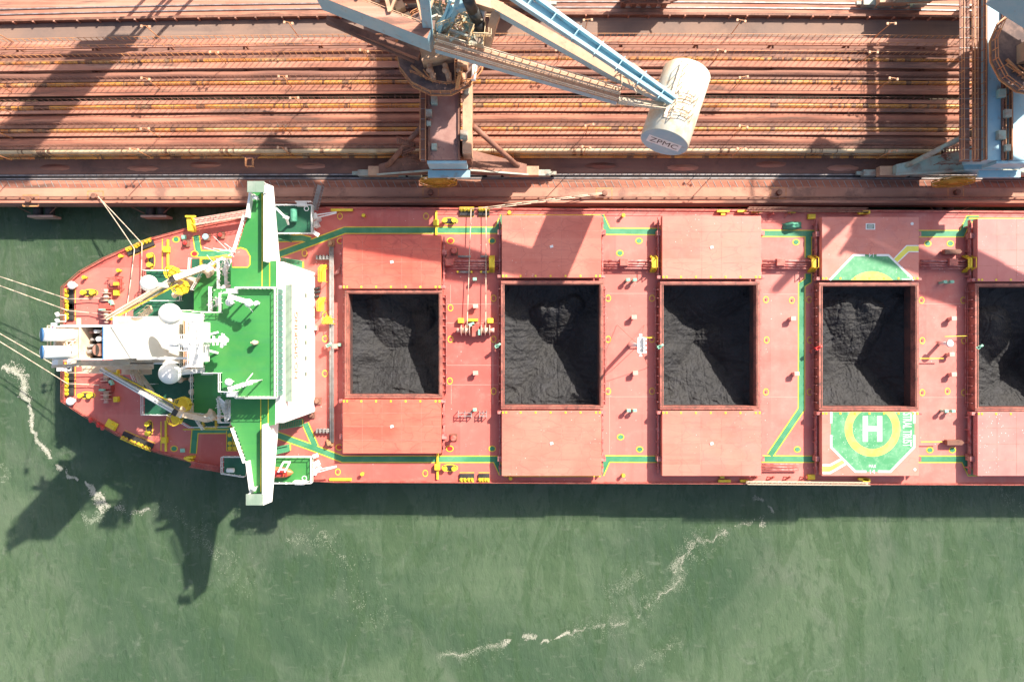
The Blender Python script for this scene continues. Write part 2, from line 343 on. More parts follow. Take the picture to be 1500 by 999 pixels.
# ------------------------------------------------------------------ setting: water, quay, road
tag(MB().add([(-1500,-1500,0),(1500,-1500,0),(1500,1500,0),(-1500,1500,0)], [(0,1,2,3)]).build('water', M['water']), kind='structure')
QZ = 5.5
def bend(x, y): return y - 1.0e-4*(x-11)**2*(y-23)/25
def strip_mesh(prof, x0, x1, step=6.0, smooth=False, mb=None):
    mb = mb or MB(); n = int((x1-x0)/step)+1; k = len(prof); vs = []; fs = []
    for i in range(n+1):
        x = x0 + (x1-x0)*i/n
        vs += [(x, bend(x, y), z) for y, z in prof]
    for i in range(n):
        for j in range(k-1): fs.append((i*k+j, (i+1)*k+j, (i+1)*k+j+1, i*k+j+1))
    mb.add(vs, fs, smooth); return mb
def Yr(py, z): return (499.5-py)*(CAMZ-z)/1000
YE = Yr(298, QZ)                           # seaward edge of the quay
q = MB(); q.prism([(-260,YE),(260,YE),(260,200),(-260,200)], QZ-1.4, QZ-.02)
q.box(-260,260,YE-.25,YE+.6,QZ-1.9,QZ-.004)
tag(q.build('quay', M['ground']), kind='structure')
def sheet(name, m, pa, pb, z, x0=-230, x1=230):
    return tag(strip_mesh([(Yr(pb,z),z),(Yr(pa,z),z)], x0, x1).build(name, m), kind='structure')
sheet('quay_apron', M['apron'], 263.5, 297, QZ+.004)
sheet('rail_trench', M['rubber'], 254, 263.2, QZ+.006)
sheet('road', M['road'], 27, 53, QZ+.004)
sheet('quay_ground', M['orel'], -60, 20, QZ+.004)
sheet('grating_strip', M['ore'], 264.5, 275, QZ+.010)
g = MB()
for i in range(330):
    x = -200 + i*1.22; g.bar((x,Yr(274.5,QZ),QZ+.03),(x-.55,Yr(265,QZ),QZ+.03),.09,.04)
g2 = tag(g.build('grating_ribs', M['grey']), kind='structure')
# rails
for k, (pa, nm) in enumerate(((256, 'outer rail of the seaside crane track beside the apron'), (261.5, 'second rail of the seaside crane track nearest the water'), (3.5, 'rail of the landside crane track at the very top'), (11.5, 'shiny rail of the landside crane track above the road'))):
    Y = Yr(pa, QZ); r = strip_mesh([(Y-.09,QZ),(Y-.09,QZ+.16),(Y+.09,QZ+.16),(Y+.09,QZ)], -200, 200)
    tag(r.build('crane_rail', M['steelrail']), nm, 'rail', 'crane rails along the quay')
r = strip_mesh([(Yr(25.5,QZ),QZ),(Yr(25.5,QZ),QZ+.9),(Yr(22,QZ),QZ+.9),(Yr(22,QZ),QZ)], -200, 200)
wl = tag(r.build('barrier_wall', M['rust']), 'low brown barrier wall between the road and the landside rails', 'wall')
r = strip_mesh([(YE+.0,QZ),(YE,QZ+.32),(YE+.38,QZ+.32),(YE+.38,QZ)], -200, 200)
tag(r.build('quay_kerb', M['orel']), 'pinkish kerb running along the seaward quay edge', 'kerb')
pr = MB(); pr.bar((-200,YE+.95,QZ+.45),(200,YE+.95,QZ+.45),.22,.22)
for i in range(170): pr.box(-200+i*2.35,-199.85+i*2.35,YE+.85,YE+1.05,QZ,QZ+.35)
tag(pr.build('edge_pipe', M['rust']), 'long rusty pipe on small stools along the quay edge', 'pipe')
# black box painted as the darkness under the quay, and piles
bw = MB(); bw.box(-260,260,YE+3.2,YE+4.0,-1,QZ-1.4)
tag(bw.build('under_quay_dark', M['rubber']), kind='structure')
fx = [222-167,222,390,556,722,890,1056,1222,1390]
for i, px in enumerate(fx):
    X = W(px,305,4).x
    t = thing('quay_fender', 'rusty fender panel on two rubber cylinders at the quay face, %s from the left' % (['first','second','third','fourth','fifth','sixth','seventh','eighth','ninth'][i]), 'fender', (X,YE-1,1.5), 'fenders along the quay face')
    a = MB(); a.box(X-2.2,X+2.2,YE-1.95 if i<2 else YE-1.2,YE-1.6 if i<2 else YE-.9,1.2,3.4); a.build('panel', M['fendgrey'], t)
    for sx in (-1,1):
        MB().tube((X+sx*1.0,YE-1.7 if i<2 else YE-.95,2.4),(X+sx*1.0,YE+1,2.4),.75,14).build('rubber_cylinder', M['rubber'], t)
        c = MB(); c.bar((X+sx*1.6,YE-1.3,3.3),(X+sx*3.6,YE-.2,QZ-1.2),.09); c.build('chain', M['rust'], t)
for i in range(34):
    X = -95+i*6.0
    if i % 1 == 0: tag(MB().tube((X,YE+1.6,-2),(X,YE+1.6,QZ-1.3),.55,10).build('quay_pile', M['conc']), 'round concrete pile standing in the shade beneath the quay edge', 'pile', 'piles beneath the quay edge')
# quay bollards
ob = ['beside the two stern ropes', 'off the bridge wing', 'below the yellow cable reel of the middle crane', 'holding the spring line ropes', 'between the third and fourth hatch', 'beside the right crane bogie', 'at the far left holding the stern lines','near the left picture edge']
def bollard(X, Y, lab):
    t = thing('quay_bollard', lab, 'bollard', (X,Y,QZ), 'mooring bollards on the quay')
    a = MB(); a.tube((X,Y,QZ),(X,Y,QZ+.5),.45,14,.3); a.tube((X,Y,QZ+.5),(X,Y,QZ+.75),.5,14,.42); a.build('post', M['rust'], t)
    b = MB()
    for s1,s2,e1,e2 in ((-1.3,-.9,1.3,-.9),(-1.3,.9,1.3,.9),(-1.3,-.9,-1.3,.9),(1.3,-.9,1.3,.9)): b.ribbon([(X+s1,Y+s2),(X+e1,Y+e2)],.22,QZ+.014)
    b.build('painted_frame', M['orange'], t)
for (px,py), s in zip(((140,288),(375,289),(631,283),(885,284),(1140,283),(1400,282),(-370,290),(45,294)), ob):
    p = W(px,py,QZ); bollard(p.x, bend(p.x,p.y), 'squat rusty mooring bollard '+s)

# ------------------------------------------------------------------ conveyors
cnames = ['first conveyor line, beside the road', 'second conveyor line from the road', 'middle conveyor line with a dark open gap', 'fourth conveyor line from the road', 'conveyor line nearest the ship with a pale hood']
def conveyor(i, wy, by, ry, hy, hm, gap=None, zt=9.0):
    x0, x1 = -112, 112
    Yc = (Yr(wy[0],zt)+Yr(hy[1],zt))/2
    t = thing('belt_conveyor', 'long ore-dusted '+cnames[i], 'conveyor', (0,Yc,QZ), 'parallel ore conveyors on the quay')
    Y = lambda p, z=zt: Yr(p, z)
    strip_mesh([(Y(wy[1]),zt-.35),(Y(wy[1]),zt),(Y(wy[0]),zt),(Y(wy[0]),zt-.35)], x0, x1).build('walkway', M['orel'] if i != 2 else M['ore'], t)
    if by:
        a, b = Y(by[1]), Y(by[0]); prof = []
        for k in range(9):
            u = k/8; prof.append((a+(b-a)*u, zt-.55+.5*math.sin(math.pi*u)))
        mb = MB(); n = 150; vs = []; fs = []
        for q_ in range(n+1):
            x = x0+(x1-x0)*q_/n
            bulge = noise.noise(Vector((x*.06, i*7.3, 0)))*.35
            for (y,z) in prof:
                edge = 1-abs((y-a)/(b-a)*2-1)
                vs.append((x, bend(x,y)+noise.noise(Vector((x*.09,i*3.1,y*.2)))*.22, z+bulge*edge+noise.noise(Vector((x*.5,y*1.1,i)))*.07))
        for q_ in range(n):
            for j in range(8): fs.append((q_*9+j,(q_+1)*9+j,(q_+1)*9+j+1,q_*9+j+1))
        mb.add(vs, fs, True); mb.build('belt', M['belt'] if i < 2 else M['ore'], t)
    # hood: half round cover
    a, b = Y(hy[1]), Y(hy[0]); prof = [(a-.12,zt-2.2),(a-.1,zt-.9)]
    for k in range(9):
        th = math.pi*(1-k/8); prof.append(((a+b)/2+(b-a)/2*math.cos(th), zt-.38+.3*math.sin(th)))
    strip_mesh(prof, x0, x1, smooth=True).build('hood', M[hm], t)
    # ledge between belt and hood
    strip_mesh([(Y(ry[1]),zt-.1),(Y(ry[0]),zt-.1)], x0, x1).build('ledge', M['rust' if i!=2 else 'orel'], t)
    rl = MB()
    def rr(y, h, sp, t_):
        n = int((x1-x0)/sp)
        for k in range(n):
            x = x0+(x1-x0)*k/n; xx = x0+(x1-x0)*(k+1)/n
            rl.bar((x,bend(x,y),zt),(x,bend(x,y),zt+h),t_)
            if k % 4 == 0:
                xe = min(x1, x+4*sp)
                rl.bar((x,bend(x,y),zt+h),(xe,bend(xe,y),zt+h),t_*.8)
    rr(Y(wy[0])+.02, 1.1, 1.0, .07); rr(Y(ry[0]), 1.1, 1.0, .07)
    if i == 0: rr(Y(wy[1]), 1.1, 1.5, .07)
    rl.build('railing', M['rust'] if i else M['orange'], t)
    # trestle legs
    lg = MB()
    for k in range(18):
        x = -106+k*12.4
        for yy in (Y(wy[0])-.4, Y(hy[1])+.3): lg.bar((x,bend(x,yy),QZ),(x,bend(x,yy),zt-.9),.3)
        lg.bar((x,bend(x,Y(wy[0])-.4),zt-1.1),(x,bend(x,Y(hy[1])+.3),zt-1.1),.25)
    lg.build('trestle', M['rust'], t)
    return t
conveyor(0,(54,65),(67.5,78),(78.3,82),(82.3,88),'hood')
conveyor(1,(89,98),(100,112),(112.2,115.5),(115.8,122),'hood')
conveyor(2,(123.5,136.5),None,(144.5,150),(150.3,157),'hood')
conveyor(3,(158,163),(163.5,180),(180.3,185),(185.3,191),'hood')
conveyor(4,(192.5,197),(197.5,213),(213.3,216.5),(216.8,222.5),'hoodb')
# olive inner belt of the middle line lies lower
r = strip_mesh([(Yr(144,7),7.0),(Yr(137,7),7.0)], -112, 112)
tag(r.build('return_belt', mat('olive_belt', (.13,.09,.045), (.09,.06,.035), .7, .2)), 'dark olive return belt lying low between two walkways', 'belt')
# outer yellow service pipes
r = MB()
for dy, zz in ((0,8.2),(.5,7.6)):
    for k in range(40):
        x = -112+k*5.6; Y = Yr(224.5,8)-dy
        r.tube((x,bend(x,Y),zz),(x+5.6,bend(x+5.6,Y),zz),.2,8)
for k in range(150): 
    x = -111+k*1.5; Y=Yr(224.5,8); r.bar((x,bend(x,Y)+.3,8.3),(x+.3,bend(x,Y)-.8,7.7),.06)
tag(r.build('service_pipe', M['hood']), 'pair of rusty yellow service pipes along the outermost conveyor', 'pipe')
# floodlight poles
rows = {1:('first',[(26,55),(242,50),(442,45),(861,41),(1076,42),(1286,46)]), 2:('second',[(338,86),(548,84),(822,83),(1048,84),(1261,86)]),
 3:('third',[(26,128),(242,123),(434,120),(1079,121),(1289,123)]), 4:('fourth',[(24,158),(450,150)]), 5:('fifth',[(26,195),(241,193),(433,189),(863,188),(1079,190)]), 6:('sixth',[(22,226),(226,222),(433,220),(859,219),(1076,221),(1289,224)])}
ordn = ['first','second','third','fourth','fifth','sixth']
proto = None
for rk, (rn, lst) in rows.items():
    for j, (px,py) in enumerate(lst):
        base = W(px-5,py+9,QZ+3); lab = 'twin-headed floodlight pole, %s from the left in the %s row of poles from the road' % (ordn[j], rn)
        if proto is None:
            t = proto = thing('floodlight_pole', lab, 'floodlight', base, 'floodlight poles among the conveyors')
            MB().tube(base, base+Vector((0,0,5)), .07, 8).build('pole', M['orange'], t)
            a = MB(); a.bar(base+Vector((-.6,0,5)), base+Vector((.6,0,5)), .07); a.build('crossarm', M['orange'], t)
            for s in (-1,1):
                h = MB(); h.cbox(base+Vector((s*.62,-.1,4.85)), .34, .42, .22); h.build('lamp_head', M['tan'], t, .05)
        else:
            c = copy_tree(proto, None, base, random.uniform(-.2,.2)); c['label'] = lab
# maintenance platform by the outer conveyor
t = thing('access_platform', 'small rusty stepped platform projecting from the outer conveyor above the apron', 'platform', W(372,236,QZ))
a = MB(); p0 = W(350,224,8); p1 = W(385,224,8)
a.prism([(p0.x,p0.y),(p1.x,p1.y),(p1.x-1.2,p1.y-1.0),(p0.x+1.2,p0.y-1.0)], 7.8, 8.0); a.build('deck', M['rust'], t)
a = MB(); a.rail([(p0.x+1.4,p0.y-1.1,7.9),(p0.x+1.4,p0.y-2.4,7.9),(p1.x-1.4,p1.y-2.4,7.9),(p1.x-1.4,p1.y-1.1,7.9)],1.0,1.2,.08); a.build('railing', M['orange'], t)

random.seed(21)
for k,(px,py) in enumerate(((80,244),(210,246),(300,241),(455,243),(880,243),(1000,246),(1130,241),(1235,246))):
    c = W(px,py,QZ); vs = []; n1 = 22
    for j in range(7):
        for i_ in range(n1):
            a = 2*math.pi*i_/n1; r = (1-j/6)*random.uniform(.9,1.1); vs.append((c.x+math.cos(a)*r*2.6,bend(c.x,c.y)+math.sin(a)*r*.55,QZ+.01+.35*(j/6)**1.3))
    a = MB(); a.add(vs,[(j*n1+i_,j*n1+(i_+1)%n1,(j+1)*n1+(i_+1)%n1,(j+1)*n1+i_) for j in range(6) for i_ in range(n1)],True)
    tag(a.build('ore_spill', M['orel' if k%2 else 'ore']), 'low heap of spilled ore beside the outer conveyor, %s from the left' % (['first','second','third','fourth','fifth','sixth','seventh','eighth'][k]), 'ore spill', 'ore spills beside the outer conveyor')
pst = MB()
for k in range(60): x = -100+k*3.4+random.uniform(-.5,.5); pst.box(x-.12,x+.12,bend(x,Yr(27.5,QZ)),bend(x,Yr(25.6,QZ)),QZ+.01,QZ+.95)
pst.build('barrier_post', M['orel'], wl)
# unseen stand-in tower, added to cast shade over the conveyors
t = thing('shade_tower', 'unseen stand-in tower on four legs, added to shade the conveyors', 'tower', (-53.5,61.5,QZ))
a = MB(); a.box(-56.3,-51.2,59.3,63.6,19,41); a.build('shade_box', M['rust'], t)
a = MB(); a.prism([(-57,59),(-50.6,59),(-50.6,64),(-57,64)],41,41.5); a.build('roof', M['tan'], t)
for sx in (-56,-51.5):
    for sy in (59.6,63.3): MB().bar((sx,sy,QZ),(sx,sy,19),.4).build('leg', M['rust'], t)

# ------------------------------------------------------------------ quay cranes
def crane(cx, rot, label, pal, name='grab_unloader'):
    PV = Vector((0, 41.8, 0))
    t = thing(name, label, 'crane', (cx,41.8,QZ), 'ship unloading cranes on the quay')
    MB.T = Matrix.Translation((cx,0,0))
    def P(px, py, z): v = W(px, py, z); v.x += 9.6; return v
    for Y, nm in ((27.9,'seaside'),(56.2,'landside')):
        tr = MB()
        for s in (-1,1):
            for k in range(4):
                x = s*(6.6+k*2.75)
                tr.box(x-1.15,x+1.15,Y-.5,Y+.5,QZ+.25,QZ+1.3)
                for wx in (-.6,.6): tr.tube((x+wx,Y-.25,QZ+.4),(x+wx,Y+.25,QZ+.4),.38,12)
            tr.box(min(s*15.2,s*17),max(s*15.2,s*17),Y-.3,Y+.3,QZ+.5,QZ+1.0)
        tr.build('bogie', M[pal['bogie']], t, .04)
        eq = MB()
        for s in (-1,1):
            eq.box(min(s*9.2,s*14.0),max(s*9.2,s*14.0),Y-.75,Y+.75,QZ+1.32,QZ+2.6)
            eq.box(min(s*5.4,s*9.4),max(s*5.4,s*9.4),Y-.6,Y+.6,QZ+1.9,QZ+3.1)
        eq.build('equalizer_beam', M['tan'], t, .05)
        sb = MB()      # tapered sill beam, south plate lighter
        for s in (-1,1):
            y0, y1 = Y-.9, Y+2.3
            sb.add([(s*12,y0,8.2),(s*12,y1-1.6,8.2),(s*3,y1,9.0),(s*3,y0,9.0),(s*12,y0,9.4),(s*12,y1-1.6,9.4),(s*3,y1,12.2),(s*3,y0,12.2)],
                   [(0,1,2,3),(4,7,6,5),(0,3,7,4),(1,5,6,2),(0,4,5,1),(3,2,6,7)])
        sb.build('sill_beam', M[pal['sill']], t, .04)
        tp = MB()
        for s in (-1,1): tp.bar((s*12.2,Y-1.0,9.5),(s*3,Y-1.0,12.35),.25,.35)
        tp.build('flange', M['ltgreen'], t)
        cb = MB(); cb.box(-3,3,Y-.9,Y+1.3,9,12.4); cb.box(-3.4,3.4,Y-.2,Y+2.2,12.4,17.4)
        cb.build('leg', M[pal['leg']], t, .05)
        st = MB()
        for s in (-1,1): 
            sy = 1 if Y < 40 else -1
            st.tube((s*3.7,Y+sy*4.2,18.2),(s*10.6,Y+.3,9.6),.42,12)
        st.build('strut', M[pal['strut']], t)
    # cable reel
    rl = MB(); cy = 25.9; xc = -2.4
    rl.tube((xc,cy-.18,QZ+3.2),(xc,cy+.18,QZ+3.2),.7,14)
    for k in range(40):
        th = 2*math.pi*k/40; rl.bar((xc,cy,QZ+3.2),(xc+2.9*math.cos(th),cy+.15*(-1)**k,QZ+3.2+2.9*math.sin(th)),.10,.06)
    for yy in (-.2,.2):
        for k in range(32):
            a, b = 2*math.pi*k/32, 2*math.pi*(k+1)/32
            for rr in (3.0,2.0): rl.bar((xc+rr*math.cos(a),cy+yy,QZ+3.2+rr*math.sin(a)),(xc+rr*math.cos(b),cy+yy,QZ+3.2+rr*math.sin(b)),.14)
    rl.tube((xc,cy-.03,QZ+3.2),(xc,cy+.03,QZ+3.2),2.6,32); rl.build('cable_reel', M['yreel'], t)
    # portal girder
    for (xa_,xb_) in pal['gird']:
        pg = MB(); pg.box(xa_,xb_,26.6,58,17.4,19.5); pg.build('portal_girder', M[pal['plate']], t)
        pg = MB()
        for x in (xa_+.12,xb_-.12): pg.box(x-.12,x+.12,26.6,58,19.5,19.85)
        pg.build('girder_lip', M['rust'], t)
    if pal['side']: sg = MB(); sg.box(2.35,3.7,27.4,57.5,17.0,20.1); sg.build('side_girder', M[pal['side']], t, .04)
    ef = MB(); ef.box(-2.9,2.9,26.1,26.55,16.2,19.4); ef.box(-3.2,3.2,24.9,26.0,15.6,16.0); ef.build('end_plate', M['ltblue'], t, .03)
    gw = MB(); gr = MB(); bk = MB()
    for (xa_,xb_) in pal['gal']:
        gw.box(xa_,xb_,26.5,57.5,18.9,19.0)
        for x in (xa_,xb_): gr.rail([(x,26.6,19),(x,57.4,19)],1.1,1.6,.07)
        for k in range(20): bk.bar((xa_,26.8+k*1.5,19.03),(xb_,26.8+k*1.5,19.03),.1,.05)
    gw.build('gallery', M['rust'], t); bk.build('gallery_bearer', M['grey'], t)
    gr.build('gallery_railing', M['orange'], t)
    tb_ = MB(); tb_.bar((-3.2,27,16.6),(-3.2,57,16.6),.5,1.4)
    for k in range(10): tb_.bar((pal['gal'][0][0]+.2,28+k*3,18.6),(-3,29.5+k*3,17.6),.18)
    tb_.build('portal_truss', M['rust'], t)
    bxs = MB()
    for k in range(9):
        y = 28.5+k*1.6+random.uniform(-.3,.3); x = random.choice((-1.8,2.6,3.0,-2.6)); s_ = random.uniform(.5,1.1)
        bxs.cbox((x,y,19.5 if x < 2 else 20.1), s_, s_*1.2, random.uniform(.4,.9), 0)
    bxs.build('cabinet', M['ltgreen'], t, .03)
    # ladder tower at sea side
    ld = MB()
    for k in range(4): ld.stair((-5.2 if k%2 else -7.4,28.8+k*.3,9+k*2.4),(-7.4 if k%2 else -5.2,28.8+k*.3,11.4+k*2.4),.8,8)
    ld.rail([(-7.6,27.8,12),(-4,27.8,12)],1.1,.9,.08); ld.rail([(4,28.0,12),(8,27.6,11)],1.1,.9,.08)
    ld.build('access_stair', M['rust'], t)
    # ---------------- slewing part
    MB.T = Matrix.Translation((cx,0,0)) @ Matrix.Translation(PV) @ Matrix.Rotation(rot,4,'Z') @ Matrix.Translation(-PV)
    MB().tube((0,41.8,19.5),(0,41.8,23.6),3.4,28).build('slewing_column', M['ltblue'], t)
    pl = MB(); pts = [(-.4+6.3*math.cos(2*math.pi*k/14), 40.9+6.3*math.sin(2*math.pi*k/14)) for k in range(14)]
    pl.prism(pts, 23.6, 24.0); ORGp = pl.build('slew_platform', M['pltm'], t)
    rg = MB(); rg.rail([(x,y,24) for x,y in pts],1.1,1.0,.1,closed=True); rg.prism([(x*1.03,41+(y-41)*1.03) for x,y in pts],23.5,23.75)
    rg.build('platform_railing', M['orange'], t)
    mc = MB()
    for k, x in enumerate((-2.0,.2,2.1)): 
        mc.tube((x+.6,36.6,24.6),(x,38.6,25.0),.38,12); mc.cbox((x+.6,36.9,24),.7,1.0,.8); mc.sphere((x+.1,37.6,25.1),.45,10,8)
    mc.cbox((-.8,40,24),4.5,2.6,2.6,.2); mc.cbox((3.0,39.5,24),1.4,3,2.1,-.2)
    mc.build('slew_drive', M['tan'], t, .05)
    ms = MB(); ms.bar((-2.8,37.9,24.5),(-1.6,36,26.2),.15); ms.bar((2.8,39.9,24.6),(2.0,34.8,25.6),.5); ms.bar((-4.5,38.5,24.4),(-2.3,36.6,24.8),.3)
    ms.rail([(-4.6,37.6,24.1),(-3.2,37.0,24.1),(-1.5,36.2,24.1),(.4,35.9,24.1),(4.2,36.4,24.1),(4.9,39.3,24.1)],1.1,.8,.08)
    ms.rail([(1.6,40,24),(1.7,36,24)],1.1,.8,.08); ms.rail([(2.6,40,24),(2.7,36,24)],1.1,.8,.08)
    ms.stair((2.1,36.2,24.0),(2.1,40.3,26.6),.8,12)
    ms.build('platform_ladder', M['orange'], t)
    MB().tube((4.2,36.3,24.8),(4.4,38.4,24.8),.36,12).build('air_tank', M['white'], t)
    # machinery frame: two main girders going inland-left with deck between
    d = Vector((-13.35,5.2,0)).normalized(); n_ = Vector((-d.y,d.x,0))*-1
    n_ = Vector((d.y,-d.x,0));  n_ = n_ if n_.y > 0 else -n_
    A0 = P(627,60,33); A0.z = 29.4
    L = pal['L']
    def girder(mb, a, L, w, h, taper=0):
        b = a+d*L
        mb.add([a,a+n_*w,b+n_*w,b]+[v+Vector((0,0,h)) for v in (a,a+n_*w,b+n_*w,b)], [(0,3,2,1),(4,5,6,7),(0,1,5,4),(1,2,6,5),(2,3,7,6),(3,0,4,7)])
    g1 = MB(); girder(g1, A0, L, 1.3, 4.4); g1.build('main_girder', M['ltblue'], t, .04)
    g1 = MB(); girder(g1, A0+n_*7.8+d*-1, L+1, 1.3, 4.4); g1.build('main_girder', M['ltblue'], t, .04)
    g1 = MB(); girder(g1, A0+Vector((0,0,4.42))-n_*.1, L, 1.5, .06); girder(g1, A0+n_*7.7+d*-1+Vector((0,0,4.42)), L+1, 1.5, .06); g1.build('girder_top_plate', M['orel'], t)
    lo = MB()
    if pal['low']: girder(lo, A0+d*2+Vector((0,0,-3.2))-n_*.6, 13.5, .9, 1.2); lo.tube(A0+d*3+Vector((0,-.6,-4)), A0+d*15.5+Vector((0,-.6,-2)), .35, 10)
    lo.build('lower_beam', M['rust'], t)
    fl = MB(); girder(fl, A0+n_*1.5+d*9+Vector((0,0,1.2)), L-9, 6.2, .12); fl.build('machine_floor', M['ore'], t)
    hs = MB()
    hs.tube(A0+n_*3+d*6+Vector((0,0,2.4)), A0+n_*5+d*8.5+Vector((0,0,2.4)), .7, 14)
    for k in range(5): q_ = A0+n_*(2.2+1.1*k)+d*(4+1.4*k)+Vector((0,0,1.4)); hs.cbox(q_,1.2,1.0,1.3,.4)
    hs.build('hoist_winch', M['tan'], t, .05)
    br = MB()
    for k in range(3):
        a = A0+d*(1+k*4.5)+Vector((0,0,4.6)); b = A0+n_*7.8+d*(1+k*4.5)+Vector((0,0,4.6))
        br.bar(a+n_*1.2, b, .3); br.bar(a+n_*1.2, b+d*4.5, .45 if k%2 else .25)
    br.build('cross_bracing', M['tan'], t)
    rr = MB()
    for off in (1.6,7.4,5.6):
        rr.rail([A0+n_*off+d*1+Vector((0,0,3.5)), A0+n_*off+d*15+Vector((0,0,3.5))],1.1,1.4,.08)
    rr.build('girder_railing', M['tan'], t)
    # mast columns
    mc = MB(); mc.bar(P(628,54,31), P(618,-40,44), 1.2, 1.0); mc.build('mast_column', M['ltblue'], t, .04)
    mc = MB(); mc.bar(P(668,12,35), P(642,42,31), .9); mc.bar(P(690,6,36), P(668,12,35.5), 1.0); mc.bar(P(676,-20,40),P(662,30,33),.5); mc.bar(P(660,0,36),P(640,60,30),.35)
    mc.build('mast_brace', M['ltblue'], t, .03)
    hose = MB(); hp = [P(684,-5,38),P(692,15,35),P(700,30,33),P(706,50,31),P(709,66,29)]
    for a, b in zip(hp,hp[1:]): hose.tube(a,b,.75,10)
    hose.build('dust_chute', M['black'], t)
    MB().bar(P(707,14,33.5),P(701,58,29.5),.8,.9).build('duct', M['white'], t)
    # walkway platforms in the tangle
    tg = MB(); fl = MB()
    for (a,b,c_,e) in ((633,30,652,10),(668,2,690,18),(680,20,700,46),(640,36,662,60),(655,55,690,72),(690,34,712,72),(628,2,646,26)):
        z = random.uniform(28,32); q_ = [P(a,b,z),P(c_,b+4,z),P(c_-4,e,z),P(a-4,e-3,z)]
        tg.rail(q_,1.1,.7,.09,closed=True); fl.add(q_,[(0,1,2,3)])
    for k in range(60):
        a = P(random.uniform(636,705),random.uniform(-5,58),random.uniform(27,33)); v = Vector((random.uniform(-1,1),random.uniform(-1,1),random.uniform(-.7,.7))).normalized()*random.uniform(1.2,3.2)
        fl.bar(a,a+v,random.uniform(.12,.35))
    for k in range(5):
        a = P(650+k*10,10+k*6,30); tg.stair(a, a+Vector((.8,-2.8,-2)), .8, 8)
    for k in range(16):
        a = P(random.uniform(632,712),random.uniform(-4,66),random.uniform(28,33)); th = random.choice((0,.38,1.57,1.2)); v = Vector((math.cos(th),math.sin(th),0))*random.uniform(1.2,2.6); tg.rail([a,a+v,a+v+Vector((-v.y*.35,v.x*.35,0))],1.1,.6,.09)
    tg.build('service_railing', M['crail'], t); fl.build('service_platform', M['ltgreen'], t)
    fr = MB(); fr.bar(P(730,10,34),P(708,84,30),1.1,1.0); fr.bar(P(690,0,35),P(735,14,33.5),1.2); fr.build('tie_frame', M['tan'], t, .05)
    # counterweight arms
    E = P(978,150,30.4); a1 = P(560,-95,41)
    def boxbeam(a, b, w, h, mside, mtop, nm):
        o = MB(); o.bar(a,b,w,h); o = o.build(nm, mside, t, .04)
        dd = (b-a).normalized(); up = dd.cross(Vector((0,0,1))).normalized().cross(dd)
        m2 = MB(); m2.bar(a+up*(h/2+.04), b+up*(h/2+.04), w*1.04, .06); m2.build(nm+'_top', mtop, t)
    boxbeam(P(600,-60,35.6), P(905,113,31), 1.15, 1.5, M['ltblue'], M['tan'], 'counterweight_arm')
    boxbeam(P(905,113,31), P(975,146,30.2), 1.1, 1.2, M['ltblue'], M['tan'], 'counterweight_arm')
    for s in (-.55,.55):
        b_ = MB(); a, b = P(690,-56,40.5)+Vector((s,s*1.3,0)), P(986,148,31.8)+Vector((s*.5,s*.6,0)); b_.bar(a,b,.45,.9); b_.build('tie_beam', M['ltblue'], t, .03)
    tb = MB(); a, b = P(690,-56,40.5), P(986,148,31.8); tb.bar(a-Vector((0,0,.3)),b-Vector((0,0,.3)),.9,.1)
    for k in range(9): 
        q_ = a.lerp(b,k/9+.05); tb.bar(q_-Vector((.6,.8,0)),q_+Vector((.6,.8,0)),.12,1.0)
    tb.build('tie_web', M['ltblue'], t)
    w0, w1, w2 = P(640,66,31.6), P(906,143,30.2), P(984,158,30.4)
    boxbeam(w0, w1, 1.7, 1.3, M['ltblue'], M['tan'], 'walkway_beam')
    wr = MB(); dd = (w1-w0).normalized(); nn = Vector((-dd.y,dd.x,0))*.8; up = Vector((0,0,.5))
    for k in (-1,0,1): wr.rail([w0+nn*k+up, w1+nn*k+up],1.1,1.0,.09)
    wr.rail([w1-nn+up, w1+Vector((2,-1.4,.4)), w2+Vector((-1,-.6,.5))],1.1,.8,.09); wr.rail([w1+nn+up, w1+Vector((.2,2.4,.5)), w1+Vector((1.2,2.2,.5)), w1+Vector((2.2,.2,.5)), w1+Vector((4,.1,.6))],1.1,.8,.09)
    wr.rail([P(905,108,31.5),P(925,98,31.5),P(960,126,31.5),P(953,138,31.5)],1.1,.8,.09)
    wr.bar(w1+Vector((0,-.4,0)), w2, 1.0, .1)
    wr.build('walkway_railing', M['cream'], t)
    # drum counterweight
    e1 = Vector((23.9+9.6,36.6,26.7)); e2 = Vector((20.4+9.6,26.6,28.4)); ax = (e2-e1).normalized()
    n = 40; side = Vector((-ax.y,ax.x,0)).normalized(); prof = [(0,3.12),(.2,3.28),((e2-e1).length-.06,3.28),((e2-e1).length,3.2)]
    vs = []; fs = []
    for s_, r_ in prof:
        vs += [e1+ax*s_+(side*math.cos(2*math.pi*k/n)+side.cross(ax)*-math.sin(2*math.pi*k/n))*r_ for k in range(n)]
    for j in range(3): fs += [(j*n+k,j*n+(k+1)%n,(j+1)*n+(k+1)%n,(j+1)*n+k) for k in range(n)]
    dm = MB(); dm.add(vs, fs, True); dm.add(vs[:n],[tuple(range(n))]); dm.add(vs[-n:],[tuple(range(n))[::-1]])
    drum = dm.build('counterweight_drum', M['drum'], t)
    ec = MB(); ec.tube(e2+ax*.001, e2+ax*.03, 3.14, 40, smooth=False); ec.build('end_cap', M['ltblue'], drum)
    dw = MB(); top = Vector((0,0,3.32))
    west = side if side.x < 0 else -side; o0 = west*1.1+Vector((0,0,-.15))
    for s in (-.45,.45):
        sv = west*s+o0
        dw.rail([e1+ax*.4+top+sv, e2-ax*2.2+top+sv],.9,1.3,.08,(1.0,))
    dw.bar(e1+ax*.4+top+o0, e2-ax*2.2+top+o0, .9, .06)
